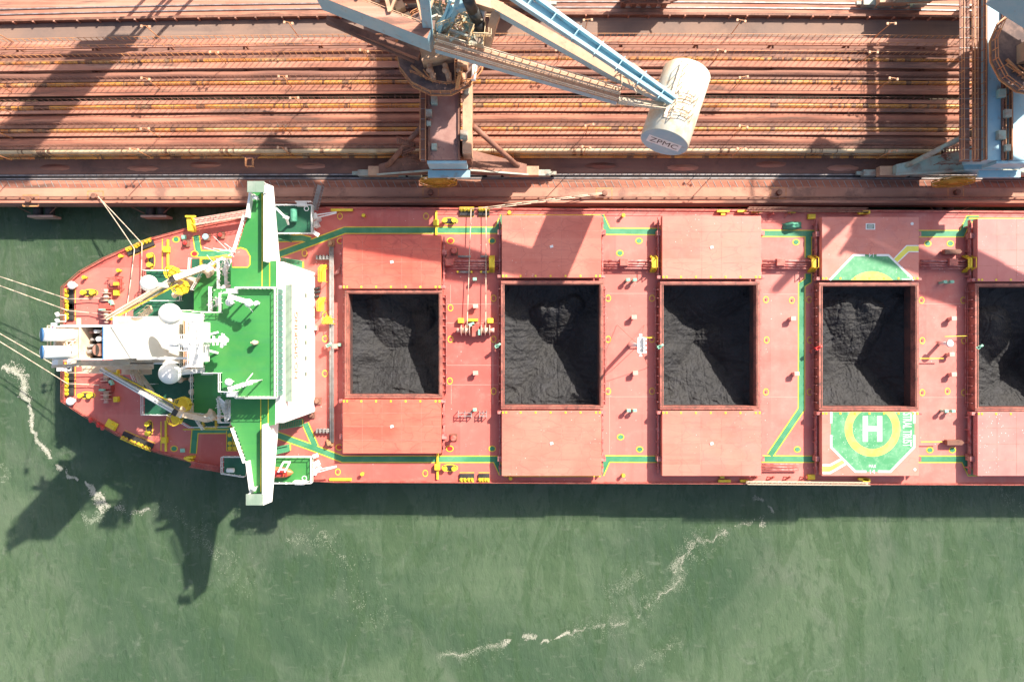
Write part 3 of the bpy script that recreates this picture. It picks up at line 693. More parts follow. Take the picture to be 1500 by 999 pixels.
    for kk in (4.2,6.6):
        q_ = e1+ax*kk+top+west*.6; o_ = side*(2.2 if side.x > 0 else -2.2)
        dw.rail([q_, q_+o_+Vector((0,0,-.7))],1.1,.8,.09); dw.rail([q_+ax*.9, q_+ax*.9+o_+Vector((0,0,-.7))],1.1,.8,.09); dw.bar(q_+ax*.45, q_+ax*.45+o_+Vector((0,0,-.7)), .8, .06)
        q2 = q_+o_+Vector((0,0,-.7)); dw.stair(q2+ax*.3, q2+ax*1.6+Vector((0,0,-.8)), .8, 5)
    dw.build('drum_walkway', M['cream'], drum)
    # name panel on the end cap
    sp = e2+ax*.05; hor = Vector((-ax.y,ax.x,0)).normalized(); hor = hor if hor.x > 0 else -hor; upv = hor.cross(ax)*-1; upv = upv if upv.z > 0 else -upv; cc = sp-upv*.1
    pn = MB(); pn.add([cc-hor*2.3-upv*.95, cc+hor*2.3-upv*.95, cc+hor*2.3+upv*.95, cc-hor*2.3+upv*.95],[(0,1,2,3)])
    pn.build('name_panel', M['mark'], drum)
    me = text_mesh('ZPMC', 1.45, .22); mb = MB(); sh = 1.0
    wd = max(v[0] for v in me[0]); cc2 = cc+ax*.02
    mb.add([cc2+hor*((v[0]-wd/2)*3.9/wd)+upv*((v[1]-.5)*1.15) for v in me[0]], me[1]); mb.build('lettering', M['black'], drum)
    MB.T = None
    return t
def text_mesh(s, size, sp=0):
    cu = bpy.data.curves.new('t','FONT'); cu.body = s; cu.size = size; cu.resolution_u = 3; cu.offset = 0.0
    o = bpy.data.objects.new('t', cu); C.objects.link(o); dg = bpy.context.evaluated_depsgraph_get(); dg.update()
    me = bpy.data.meshes.new_from_object(o.evaluated_get(dg)); bpy.data.objects.remove(o)
    vs = [(v.co.x, v.co.y) for v in me.vertices]; fs = [tuple(p.vertices) for p in me.polygons]
    mx = min(v[0] for v in vs); my = min(v[1] for v in vs)
    return [(v[0]-mx, v[1]-my) for v in vs], fs
M['crail'] = mat('yellow_cream_rail', (.68,.40,.17), (.60,.50,.34), .55, .8)
M['yreel'] = mat('reel_yellow', (.68,.36,.04), (.6,.28,.05), .6, 1)
M['pltm'] = mat('dusty_platform', (.20,.13,.11), (.30,.19,.15), .85, .4, dirt=(.06,.045,.05), dscale=.5, dthr=.5)
palA = dict(bogie='ltgreen', sill='rust', leg='rust', strut='rust', plate='orepl', side='tan', gird=[(-2.7,1.9)], gal=[(-3.9,-3.1)], low=True, L=15.5)
palB = dict(bogie='ltgreen', sill='ltgreen', leg='ltblue', strut='ltgreen', plate='ltblue', side=None, gird=[(-4.75,-2.1),(-1.0,3.7)], gal=[(-8.1,-6.6),(-6.1,-4.9),(-2.0,-1.1)], low=False, L=11.5)
M['orepl'] = mat('dusty_plate', (.38,.21,.17), (.30,.15,.12), .85, .5, dirt=(.05,.04,.045), dscale=.45, dthr=.62, dsoft=.04)
crane(-9.6, 0.0, 'rust and pale blue slewing crane with white counterweight drum in the middle of the quay', palA)
crane(74.3, -.19, 'pale blue slewing crane with brown side galleries at the right edge of the quay', palB)
# rusty trolley on the landside track
t = thing('rail_trolley', 'dark rust coloured lattice trolley standing on the landside rails above the road', 'trolley', W(947,2,QZ))
a = MB(); b0 = W(905,13,QZ+1.5); b1 = W(988,-12,QZ+1.5)
a.prism([(b0.x,b1.y),(b0.x,b0.y+.6),(b0.x+.8,b0.y),(b1.x-1,b0.y),(b1.x,b0.y+1),(b1.x,b1.y)], 8.4, 8.8)
for k in range(30):
    p = Vector((random.uniform(b0.x,b1.x),random.uniform(b0.y,b1.y),8.8)); a.bar(p,p+Vector((random.uniform(-2,2),random.uniform(-1,1),random.uniform(0,1.8))),.2)
a.box(b0.x+1,b1.x-2,b0.y+.5,b1.y,8.8,10.4); a.build('frame', M['rust'], t)
a = MB()
for k in range(5):
    for yy in (Yr(3.5,QZ),Yr(11.5,QZ)): a.tube((b0.x+1+k*1.7,yy-.15,QZ+.5),(b0.x+1+k*1.7,yy+.15,QZ+.5),.42,12); a.box(b0.x+.6+k*1.7,b0.x+1.4+k*1.7,yy-.3,yy+.3,QZ+.5,8.4)
a.build('wheel_set', M['rust'], t)

# ------------------------------------------------------------------ SHIP
DZ = 8.0
ship = thing('bulk_carrier', 'large red decked bulk carrier with open hatches moored along the quay', 'ship', (0,-.7,0))
def D(px, py, z=DZ): return W(px, py, z)
def topY(px): return 305+(px-480)*.006
def botY(px): return 704+(px-480)*.0045
up = [(95,420),(122,398),(156,379),(185,366),(226,350),(281,335),(360,319),(420,309.5),(480,305.2)]
lo = [(95,587),(125,607),(177,637),(229,660),(278,674),(328,686),(400,697),(460,703),(490,704.5)]
H = [(510,643,430,578),(739,879,416.5,594),(972,1108,417.5,595),(1205,1341,419,596),(1433.5,1569,420,597)]
CV = [(502,646,345,423,585,664),(735,881,315.5,407,601.5,697),(970,1115,316.5,408.5,602,697),(1204,1346,318,410.5,603,697),(1432,1575,320.5,412.5,603.5,697)]
END = 1740
outl = up + [(END,topY(END)),(END+60,topY(END)+60),(END+85,506),(END+60,botY(END)-60),(END,botY(END))] + lo[::-1]
P2 = [D(*p) for p in outl]
hm = MB(); n = len(P2)
vs = [(p.x,p.y,DZ-.01) for p in P2] + [((p.x+1.5 if p.x < -50 else p.x),p.y*(.985 if p.x<-45 else 1),-3) for p in P2]
hm.add(vs, [(i,(i+1)%n,n+(i+1)%n,n+i) for i in range(n)]); hm.build('hull', M['hull'], ship)
dk = MB()
# hatch opening rectangles in world coordinates at deck level (coaming inner faces, top at z 10)
CT = 10.0
OP = []
for (x0,x1,y0,y1) in H:
    a = D(x0,y0,CT); b = D(x1,y1,CT); OP.append((a.x,b.x,b.y,a.y))
def yat(X, top):
    px = 750+X/.112
    return D(px, topY(px) if top else botY(px)).y
x_s = OP[0][0]
st = [D(*p) for p in up]+[Vector((x_s,yat(x_s,True),DZ)),Vector((x_s,yat(x_s,False),DZ))]+[D(*p) for p in lo[::-1]]
dk.add([(p.x,p.y,DZ) for p in st],[tuple(range(len(st)))[::-1]])
def quad(xa,xb,ya0,yb0,ya1,yb1): dk.add([(xa,ya0,DZ),(xb,yb0,DZ),(xb,yb1,DZ),(xa,ya1,DZ)],[(0,1,2,3)])
for i,(xa,xb,yl,yh) in enumerate(OP):
    quad(xa,xb,yh,yh,yat(xa,True),yat(xb,True)); quad(xa,xb,yat(xa,False),yat(xb,False),yl,yl)
    xn = OP[i+1][0] if i < 4 else D(END,500).x
    quad(xb,xn,yat(xb,False),yat(xn,False),yat(xb,True),yat(xn,True))
bo = [D(END,topY(END)),D(END+60,topY(END)+60),D(END+85,506),D(END+60,botY(END)-60),D(END,botY(END))]
dk.add([(p.x,p.y,DZ) for p in bo],[tuple(range(5))[::-1]])
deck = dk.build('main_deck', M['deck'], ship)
# gunwale rail
gl = MB()
ep = [D(*p) for p in ([(95.5,586)]+[(95.5,421)]+up[1:]+[(END,topY(END))])]
ep2 = [D(*p) for p in (lo+[(END,botY(END))])]
for E_ in (ep,ep2):
    for a,b in zip(E_,E_[1:]): gl.bar(a+Vector((0,0,.1)),b+Vector((0,0,.1)),.22,.25)
gl.build('gunwale', M['red'], ship)
gl = MB()
for E_ in (ep,ep2): gl.rail([p+Vector((0,0,0)) for p in E_],1.05,2.2,.05,(1.0,.55))
gl.build('deck_railing', M['red'], ship)
# coamings and covers
def coaming(i):
    xa,xb,yl,yh = OP[i]; t_ = .55; c = MB()
    for (a,b,e,f) in ((xa-t_,xb+t_,yh,yh+t_),(xa-t_,xb+t_,yl-t_,yl),(xa-t_,xa,yl,yh),(xb,xb+t_,yl,yh)): c.box(a,b,e,f,DZ,CT)
    o = c.build('hatch_coaming', M['coam'], ship)
    l = MB()
    for (a,b,e,f) in ((xa-t_+.04,xb+t_-.04,yh+.12,yh+.2),(xa-t_+.04,xb+t_-.04,yl-.2,yl-.12),(xa-.2,xa-.12,yl,yh),(xb+.12,xb+.2,yl,yh)): l.box(a,b,e,f,CT,CT+.08)
    l.build('seal_bar', M['rust'], o)
    s = MB()     # stays and cleats outside
    for k in range(14):
        y = yl+(yh-yl)*(k+.5)/14
        for sx,x in ((-1,xa-t_),(1,xb+t_)): s.box(min(x,x+sx*.35),max(x,x+sx*.35),y-.05,y+.05,DZ,CT-.3); s.bar((x+sx*.55,y,DZ),(x+sx*.55,y,DZ+1.0),.05)
    for sx,x in ((-1,xa-t_-.55),(1,xb+t_+.55)): 
        for z in (.5,1.0): s.bar((x,yl,DZ+z),(x,yh,DZ+z),.05)
        s.tube((x-sx*.15,yl,DZ+.25),(x-sx*.15,yh,DZ+.25),.08,8)
    s.build('coaming_stay', M['pipe'], o)
    # hold walls going down
    h = MB(); e = 1.2 
    pts = [(xa,yl),(xb,yl),(xb,yh),(xa,yh)]
    pi = [(xa+.02,yl+.02),(xb-.02,yl+.02),(xb-.02,yh-.02),(xa+.02,yh-.02)]
    h.add([(x,y,DZ+.65) for x,y in pi]+[(x,y,DZ-1.2) for x,y in pts],[(k,k+4,(k+1)%4+4,(k+1)%4) for k in range(4)])
    pb = [(xa-e,yl-e),(xb+e,yl-e),(xb+e,yh+e),(xa-e,yh+e)]
    h.add([(x,y,DZ-1.2) for x,y in pts]+[(x,y,DZ-1.8) for x,y in pb]+[(x,y,-2) for x,y in pb],[(k,k+4,(k+1)%4+4,(k+1)%4) for k in range(4)]+[(k+4,k+8,(k+1)%4+8,(k+1)%4+4) for k in range(4)])
    h.build('hold_wall', M['holdw'], o)
for i in range(5): coaming(i)
CZ0, CZ1 = 9.15, 10.35
COV = []
for i,(x0,x1,a0,a1,b0,b1) in enumerate(CV):
    for k,(p0,p1) in enumerate(((a0,a1),(b0,b1))):
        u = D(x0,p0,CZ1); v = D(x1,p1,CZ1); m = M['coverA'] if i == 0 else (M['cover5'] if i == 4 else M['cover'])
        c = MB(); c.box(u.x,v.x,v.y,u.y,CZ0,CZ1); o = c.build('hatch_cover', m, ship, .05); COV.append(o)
        yy = v.y+.28 if k == 0 else u.y-.28; dts = MB(); wd = v.x-u.x
        for q_ in (.012,.045,.19,.34,.49,.64,.79,.945,.985): dts.box(u.x+wd*q_-.14,u.x+wd*q_+.14,yy-.16,yy+.16,CZ1,CZ1+.05)
        dts.build('yellow_pad', M['yellow'], o)
        sm_ = MB(); hy_ = u.y-v.y
        for q_ in (.25,.5,.75): sm_.box(u.x+.05,v.x-.05,v.y+hy_*q_-.025,v.y+hy_*q_+.025,CZ1,CZ1+.015)
        for q_ in (.2,.4,.6,.8): sm_.box(u.x+wd*q_-.02,u.x+wd*q_+.02,v.y+.05,u.y-.05,CZ1,CZ1+.012)
        if i != 3: sm_.build('plate_seam', M['seam'], o)
        s = MB(); cx,cy = (u.x+v.x)/2,(u.y+v.y)/2
        if i not in (3,): s.cbox((cx,cy,CZ1),.5,.4,.1,.3); s.build('sampling_cap', M['mark'], o)
        rl = MB()     # running rails and end brackets
        for x,sg in ((u.x-.35,-1),(v.x+.35,1)):
            rl.box(x-.09,x+.09,v.y,u.y,DZ+.6,CZ0+.1)
            for q_ in range(5): yy2 = v.y+(u.y-v.y)*(q_+.5)/5; rl.box(x-.2,x+.2,yy2-.12,yy2+.12,DZ,CZ0)
            yy3 = v.y+.3 if k == 0 else u.y-.3
            rl.box(x-.35,x+.3,yy3-.25,yy3+.25,CZ0-.3,CZ0+.9)
            yy4 = u.y-2.6 if k == 0 else v.y+2.6
            rl.box(x-.3,x+.45,yy4-.4,yy4+.4,DZ+.3,CZ0+.5)
        rl.build('running_rail', M['pipe'], ship)
        sp = MB()
        for q_ in range(5):
            x = u.x+wd*(q_+.5)/5; ya = u.y-.6 if k==0 else v.y+.6
            sp.box(x-.15,x+.15,ya-.15,ya+.15,DZ,CZ0)
        sp.build('cover_support', M['red'], o)
# walkways with yellow borders
ways = [[(408,373),(466,352),(505,337.5),(728,337.5),(738,316)], [(406,350),(442,349),(455,352)],
 [(880,316),(890.5,339),(970,339.5)], [(1113,342),(1206,342.5)], [(1184,342),(1184,378)], [(1184,401),(1184,411),(1174.5,417),(1174,599),(1128,667)],
 [(1344,342.5),(1409,342.5),(1419,321),(1434,321)], [(406,637),(462,657),(502,672.5),(726,672.5),(736,694)], [(447,620),(462,654)],
 [(880,695),(890,672),(971,672.5)], [(1113,672),(1206,672.5)], [(1344,672.5),(1412,672.5),(1421,692),(1434,692)],
 [(287,345),(292,376)], [(286,372),(352,372)], [(286,630),(283,664)],[(284,630),(350,630)]]
gy = MB(); gg = MB()
for wv in ways:
    pts = [D(*p) for p in wv]; 
    k_ = ways.index(wv); gy = MB(); gg = MB(); gy.ribbon(pts,1.20,DZ+.004+.0006*k_); gg.ribbon(pts,.90,DZ+.018+.0006*k_)
    gy.build('walkway_border', M['yellow'], gg.build('walkway', M['walk'], ship))
yl = MB()
for a,b in (((738,315.3),(880,315.3)),((738,697.6),(880,697.6)),((1419,320.3),(1500,320.3)),((238,350),(238,395)),((236,617),(236,660)),((268,629),(335,629)),((286,381),(350,371))):
    yl.ribbon([D(*a),D(*b)],.16,DZ+.035)
yl.build('deck_line', M['yellow'], ship)
wl_ = MB()
for a,b in (((651,445.5),(723,445.5)),((651,473),(735,473)),((651,563.5),(735,563.5)),((885,581),(960,581)),((1118,581),(1200,582)),((651,535),(735,535)),((885,430),(960,430)),((1118,431),(1200,431)),((1350,582),(1428,582)),((893,560),(893,665)),((660,417),(660,444)),((661,563),(661,592)),((722,500),(722,592)),((1350,445),(1428,445))):
    wl_.ribbon([D(*a),D(*b)],.05,DZ+.003)
wl_.build('weld_line', M['pinkbox'], ship)
# ringed manholes
rings = [(498,317),(624,317),(476,462),(476,496),(660,451),(723,437),(660,497),(723,497),(476,547),(659,558),(723,573),(623,693),(495,691),(891,437),(955,437),(891,497),(955,497),(891,573),(955,573),(1122,439),(1160,440),(1185,439),(1123,498),(1186,498),(1122,574),(1186,574),(1350,440),(1411,440),(1351,499),(1412,499),(1351,575),(1388,573),(1412,575),(446,371)]
redr = [(499,353),(660,353),(659,657),(497,655),(285,372)]
grr = [(721,353),(721,657),(908,371),(936,353),(909,640),(937,658),(1166,355),(1168,658),(1359,357),(1392,357),(1362,659),(1395,659),(258,351),(255,657)]
for lst, fm, ax in ((rings,None,(.8,1)),(redr,'redbright',(1.1,.9)),(grr,'walk',(1.05,.9))):
    for (px,py) in lst:
        p = D(px,py); mb = MB(); mb.ring((p.x,p.y),.44,.57,DZ+.002,DZ+.03,24,*ax)
        o = mb.build('manhole_ring', M['yellow'], ship)
        c = MB()
        if fm: c.ring((p.x,p.y),.01,.40,DZ+.002,DZ+.06,20,*ax)
        else: c.cbox((p.x,p.y,DZ),.16,.22,.12)
        c.build('manhole_lid', M[fm] if fm else M['red'], o)
# helideck marking on the two covers of hatch four
hc = D(1278,628,CZ1); zc = CZ1+.006
def clipline(pts, lo_, hi_): return pts
top4 = COV[6]; bot4 = COV[7]
u4 = D(1204,318,CZ1); v4 = D(1346,410.5,CZ1); u4b = D(1204,603,CZ1); v4b = D(1346,697,CZ1)
def poly_top(pts, m, par, z, nm): 
    mb = MB(); mb.add([(*D(x,y,CZ1).xy, z) for x,y in pts],[tuple(range(len(pts)))[::-1]]); mb.build(nm, m, par)
poly_top([(1217,603.2),(1340,603.2),(1340,656),(1304,691),(1253,691),(1217,656)], M['heli'], bot4, zc, 'helideck_panel')
poly_top([(1214,410.3),(1250,373),(1302,373),(1340,410.3)], M['heli'], top4, zc, 'helideck_panel')
def ring_clip(par, ylo, yhi, c, r0, r1, z, m, nm):
    mb = MB(); n = 96
    for k in range(n):
        a,b = 2*math.pi*k/n, 2*math.pi*(k+1)/n
        # radial slices clipped by vertical subdivision
        for j in range(6):
            ra,rb = r0+(r1-r0)*j/6, r0+(r1-r0)*(j+1)/6
            q_ = [(c.x+r*math.cos(t_), c.y+r*math.sin(t_)) for r,t_ in ((ra,a),(rb,a),(rb,b),(ra,b))]
            if min(y for x,y in q_) > yhi or max(y for x,y in q_) < ylo: continue
            q_ = [(x,min(max(y,ylo),yhi)) for x,y in q_]
            mb.add([(x,y,z) for x,y in q_],[(0,1,2,3)])
    mb.build(nm, m, par)
ring_clip(bot4, v4b.y, u4b.y-.01, hc, 3.25*1.0, 4.45, zc+.006, M['lemon'], 'helideck_circle')
c2 = D(1277,441,CZ1); ring_clip(top4, v4.y+.01, u4.y, c2, 3.35, 4.75, zc+.006, M['lemon'], 'helideck_circle')
wm = MB()
for a,b in (((1217.5,603.3),(1217.5,620)),((1217.5,637),(1217.5,655),(1253,690.5),(1269,690.5)),((1286,690.5),(1304,690.5),(1339,655),(1339,637)),((1339,620),(1339,603.3)),((1207,681.5),(1216,681.5),(1233,672)),((1206,693),(1216,693),(1240,679))) if False else ():
    pass
for ln in ([(1217.5,603.4),(1217.5,620)],[(1217.5,637),(1217.5,655),(1253,690.5),(1269,690.5)],[(1286,690.5),(1304,690.5),(1339,655),(1339,637)],[(1339,620),(1339,603.4)],[(1205,681),(1216,681),(1232,672.5)],[(1205,692.3),(1216,692.3),(1239,679)]):
    wm.ribbon([D(x,y,CZ1) for x,y in ln],.34,zc+.012)
hh = [(-1.55,-2.05,-.75,2.05),(.75,-2.05,1.55,2.05),(-.75,-.4,.75,.4)]
for (a,b,c_,e) in hh: wm.add([(hc.x+a,hc.y+b,zc+.014),(hc.x+c_,hc.y+b,zc+.014),(hc.x+c_,hc.y+e,zc+.014),(hc.x+a,hc.y+e,zc+.014)],[(0,1,2,3)])
def put_text(mb, s, cx, cy, z, w, h, ang):
    vs,fs = text_mesh(s, 1); mw = max(v[0] for v in vs); mh = max(v[1] for v in vs); r = Matrix.Rotation(ang,2)
    mb.add([(*(Vector((cx,cy))+r@Vector(((x/mw-.5)*w,(y/mh-.5)*h))),z) for x,y in vs],fs)
p = D(1329,629.5,CZ1)
put_text(wm,'STRAL TRUST',p.x,p.y,zc+.02,5.4,1.45,-math.pi/2)
p = D(1278,682.5,CZ1); put_text(wm,'MAX',p.x,p.y,zc+.02,1.15,.55,0)
p = D(1278,690.5,CZ1); put_text(wm,'14',p.x,p.y,zc+.02,.8,.65,0)
p = D(1340,687.5,CZ1); wm.ring((p.x,p.y),.01,.22,zc,zc+.05,12)
wm.build('helideck_lettering', M['mark'], bot4)
wm = MB()
for ln in ([(1215.5,410.2),(1250.5,374),(1267,374)],[(1284,374),(1301.5,374),(1338.5,410.2)],[(1321,409),(1334,409)],[(1309,379.5),(1328,360),(1345.5,360)],[(1315,384.5),(1331,369),(1345.5,369)]):
    wm.ribbon([D(x,y,CZ1) for x,y in ln],.34 if ln[0][0] < 1308 else .16,zc+.012)
p = D(1276,374,CZ1); put_text(wm,'14',p.x,p.y,zc+.02,.8,.6,math.pi)
p = D(1275,332,CZ1); wm.box(p.x-.75,p.x+.75,p.y-.5,p.y+.5,CZ1,CZ1+.03); p = D(1336,328,CZ1); wm.ring((p.x,p.y),.01,.25,CZ1,CZ1+.05,12)
wm.build('helideck_lettering', M['mark'], top4)
sgn = MB(); p = D(1275,332,CZ1); sgn.box(p.x-.6,p.x+.6,p.y-.37,p.y+.37,CZ1+.03,CZ1+.045); sgn.build('sign_face', M['padgreen'], top4)
sg = MB(); put_text(sg,'WITH',p.x,p.y+.14,CZ1+.052,.85,.24,0); put_text(sg,'CARE',p.x-.05,p.y-.16,CZ1+.052,.75,.22,0); sg.build('sign_text', M['mark'], top4)
yb = MB(); yb.ribbon([D(1205,686.6,CZ1),D(1216,686.6,CZ1),D(1235.5,675.5,CZ1)],1.0,zc+.009); yb.build('helideck_access_stripe', M['lemon'], bot4)
yb = MB(); yb.ribbon([D(1312,382,CZ1),D(1329.5,364.5,CZ1),D(1345.5,364.5,CZ1)],.85,zc+.009); yb.build('helideck_access_stripe', M['lemon'], top4)

# ---- deck gear
def vent_box(px,py,m='pinkbox',s=.85,h=1.1):
    p = D(px,py); mb = MB(); mb.cbox(p+Vector((-.1,-.05,0)),s*.6,s*.6,h*.7); mb.cbox(p+Vector((0,0,h*.7)),s,s*.8,h*.4,.05); mb.build('deck_vent', M[m], ship, .05)
for q_ in ((697,449),(927,465),(1158,467),(1391,467),(697,546),(929,546),(1163,547),(1391,548),(1388,519)): vent_box(*q_)
for q_ in ((918,411),(928,411),(919,600),(928,600),(1377,414),(1387,414),(1379,601),(1389,601),(696,410),(696,599)): vent_box(*q_,'mint',.62,1.3)
for q_ in ((271,348),(269,659)): vent_box(*q_,'mint',.8,.4)
def mushroom(px,py,m='red',r=.55,h=1.4):
    p = D(px,py); mb = MB(); mb.tube(p,p+Vector((0,0,h)),r*.5,12); mb.tube(p+Vector((0,0,h)),p+Vector((0,0,h+.25)),r,16,r*.7); o = mb.build('mushroom_vent', M[m], ship)
    b = MB(); b.cbox(p,1.1,1.1,.35); b.build('base', M['rust'], o)
for q_ in ((666,369),(665,640)): mushroom(*q_)
for q_ in ((325,345),(274,357)): mushroom(*q_,'redbright',.35,.7)
for q_ in ((466,587),(457,607),(459,672)): mushroom(*q_,'rust',.45,.8)
mushroom(304,348,'ltblue',.55,.8)
for q_ in ((112,419),(110,587)): 
    p = D(*q_); mb = MB(); mb.tube(p,p+Vector((0,0,.9)),.35,14); mb.sphere(p+Vector((0,0,1.2)),.68,16,10,.7); mb.build('stern_vent', M['white'], ship)
def fire_monitor(px,py,m):
    p = D(px,py); mb = MB(); mb.tube(p,p+Vector((0,0,1.9)),.12,10); mb.cbox(p+Vector((0,0,1.7)),.6,.5,.35,.5); mb.tube(p+Vector((0,0,2)),p+Vector((.6,.4,2.2)),.18,10)
    for k in range(3):
        a = 2.1*k; mb.bar(p+Vector((math.cos(a)*.7,math.sin(a)*.7,0)),p+Vector((0,0,1.3)),.08)
    mb.build('fire_monitor', M[m], ship); b = MB(); b.ring((p.x-.2,p.y-.5),.3,.4,DZ+.9,DZ+1.0,14); b.cbox(p+Vector((-.2,-.5,0)),.5,.5,.9); b.build('valve_stand', M['red'], ship)
for a in ((728,507,'mint'),(962,508,'mint'),(1190,510,'redbright'),(1421,509,'mint'),(735-250,506,'mint')): fire_monitor(*a)
# pipes between hatches
def pipe_run(xa,xb,box,arch):
    for (py,r) in ((382.5,.2),(387,.13),(390,.13),(393.5,.09)):
        mb = MB(); mb.tube(D(xa,py,DZ+.8),D(xb,py,DZ+.8),r,10)
        for k in range(4): p = D(xa+(xb-xa)*(k+.5)/4,py); mb.bar(p,p+Vector((0,0,.8)),.12)
        mb.build('deck_pipe', M['pipe'], ship)
    mb = MB(); mb.cbox(D(box,385,DZ+.5),1.35,1.15,.9); mb.build('valve_box', M['red'], ship, .05)
    a = MB(); c = D(arch,387,DZ)
    a.cbox(c+Vector((0,0,1.5)),.75,1.5,.1)
    a.stair(c+Vector((0,1.0,0))+Vector((0,.3,0)),c+Vector((0,.7,1.5)),.75,5); a.stair(c+Vector((0,-1.3,0)),c+Vector((0,-.7,1.5)),.75,5)
    for s in (-.4,.4): a.bar(c+Vector((s,-.8,2.4)),c+Vector((s,.8,2.4)),.09); a.bar(c+Vector((s,-.8,1.5)),c+Vector((s,-.8,2.4)),.09); a.bar(c+Vector((s,.8,1.5)),c+Vector((s,.8,2.4)),.09)
    a.build('pipe_crossing_step', M['yellow'], ship)
pipe_run(649,734,659,721); pipe_run(883,969,913,955); pipe_run(1117,1203,1141,1186); pipe_run(1348,1431,1392,1412)
# longitudinal pipes at front of bridge
for px,r in ((483.5,.16),(486,.12),(488,.1)):
    mb = MB(); mb.tube(D(px,362,DZ+.7),D(px+.5,648,DZ+.7),r,10)
    for k in range(16): p = D(px,370+k*17.5); mb.bar(p,p+Vector((0,0,.7)),.1)
    mb.build('deck_pipe', M['grey'], ship)
mb = MB()
for k in range(4): mb.tube(D(488+k*2.5,404-k*1.0,DZ+.6),D(500,389-k*1.5+1,DZ+.6),.13,8)
mb.build('deck_pipe', M['pipe'], ship)
for py in (378,630):
    mb = MB(); mb.tube(D(466,py-1,DZ+.6),D(484,py-1,DZ+.6),.12,8); mb.tube(D(466,py+1.6,DZ+.6),D(484,py+1.6,DZ+.6),.12,8)
    for k in range(4): p = D(466+k*5,py); mb.cbox(p,.25,.7,.9)
    mb.build('pipe_branch', M['grey'], ship)
for (px,py,a,b) in ((476,404,.95,2.2),(474,449,.9,1.6),(484,471,1.5,.8)):
    c = D(px,py); m_ = MB(); m_.cbox(c+Vector((0,0,1.3)),a,b,.12); 
    for s in (-1,1):
        for q_ in (-1,1): m_.bar(c+Vector((s*a/2,q_*b/2,0)),c+Vector((s*a/2,q_*b/2,2.2)),.08)
        m_.bar(c+Vector((s*a/2,-b/2,2.2)),c+Vector((s*a/2,b/2,2.2)),.08)
    m_.stair(c+Vector((0,b/2+.6,0)),c+Vector((0,b/2,1.3)),.7,4); m_.build('pipe_crossing_step', M['yellow'], ship)
for (px,py) in ((486,357),(484,648)):
    c = D(px,py); m_ = MB(); m_.cbox(c,1.1,1.1,.5); m_.cbox(c+Vector((0,0,.5)),.6,.7,.6,.3); m_.build('pump_box', M['brown'], ship, .04)
for (px,py) in ((464,436),(466,429),(465,424)):
    c = D(px,py); m_ = MB(); m_.tube(c+Vector((-.5,0,.4)),c+Vector((.5,.2,.4)),.22,10); m_.build('fire_hose_reel', M['black'], ship)
vent_box(464,481,'pinkbox',.9,.8); vent_box(492,507,'pinkbox',.9,.7); vent_box(499,505,'mint',.6,.8)
c = D(486,508); MB().box(c.x-1.1,c.x+1.2,c.y-.4,c.y+.4,DZ+.4,DZ+.7).build('cable_tray', M['red'], ship)
# roller benches
for (x0,x1,py) in ((671,691,399),(705,715,399),(671,690,376.5),(704,715,376.5)):
    a,b = D(x0,py),D(x1,py); m_ = MB(); m_.tube(a+Vector((0,0,.5)),b+Vector((0,0,.5)),.2,10); m_.build('rope_roller', M['grey'], ship)
    if py == 399:
        for p in (a,b): MB().tube(p,p+Vector((0,0,.9)),.17,10).build('roller_post', M['yellow'], ship)
for (x0,x1) in ((672,691),(703,713)):
    a,b = D(x0,606),D(x1,606); m_ = MB()
    for k in (-.25,.25): m_.bar(a+Vector((0,k,1)),b+Vector((0,k,1)),.1)
    for k in range(3): p = a.lerp(b,k/2); m_.bar(p+Vector((0,-.5,0)),p+Vector((0,-.5,1)),.1); m_.bar(p+Vector((0,.5,0)),p+Vector((0,.5,1)),.1); m_.bar(p+Vector((0,-.5,1)),p+Vector((0,.5,1)),.12)
    m_.build('spare_rack', M['grey'], ship)
# winches
def winch(px,py,rot,sc=1.0,sym=True):
    c = D(px,py); R_ = Matrix.Rotation(rot,3,'Z')
    V = lambda x,y,z: c+R_@Vector((x*sc,y*sc,z*sc))
    m_ = MB(); m_.cbox(V(0,0,0),1.1*sc,2.0*sc,1.3*sc,rot); m_.cbox(V(.8,.3,0),.5*sc,1.2*sc,.9*sc,rot); o = m_.build('mooring_winch', M['red'], ship, .06)
    for s in (-1,1):
        d_ = MB(); d_.tube(V(s*.9,0,.9),V(s*2.1,0,.9),.42*sc,16)
        o2 = d_.build('winch_drum', M['rope'], o)
        f = MB()
        for x in (.85,1.45,2.15): f.tube(V(s*x,0,.9),V(s*(x+.1),0,.9),.85*sc,20)
        f.tube(V(s*2.2,0,.9),V(s*2.9,0,.9),.25*sc,12,.4*sc); f.build('winch_flange', M['pinkbox'], o)
        y = MB(); y.cbox(V(s*2.3,1.5,0),.9*sc,.75*sc,.8*sc,rot); y.build('winch_motor', M['yellow'], o, .05)
    g_ = MB(); g_.cbox(V(-.6,.9,.6),.9*sc,.5*sc,.7*sc,rot+.4); g_.cbox(V(.6,-.3,1.3),.3*sc,.9*sc,.5*sc,rot); g_.build('winch_valve', M['mint'], o)
winch(697,484,0,1.05); MB().box(*(lambda p:(p.x-.7,p.x+.9,p.y-.2,p.y+.2))(D(692,469)),DZ,DZ+.9).build('control_stand', M['yellow'], ship)
winch(160,449,-math.pi/2,.95); winch(160,565,-math.pi/2,.95)
c = D(170,415); m_ = MB(); m_.cbox(c,2.0,1.4,.5); m_.cbox(c+Vector((.2,0,.5)),1.0,1.0,.7,.2); m_.rail([c+Vector((-1.2,-.9,0)),c+Vector((1.4,-.9,0)),c+Vector((1.2,1.0,0)),c+Vector((-1.1,.8,0))],1,.8,.08); m_.build('hydraulic_unit', M['red'], ship)
MB().cbox(D(171,416,DZ+1.2),.8,.5,.3).build('hydraulic_cap', M['yellow'], ship)
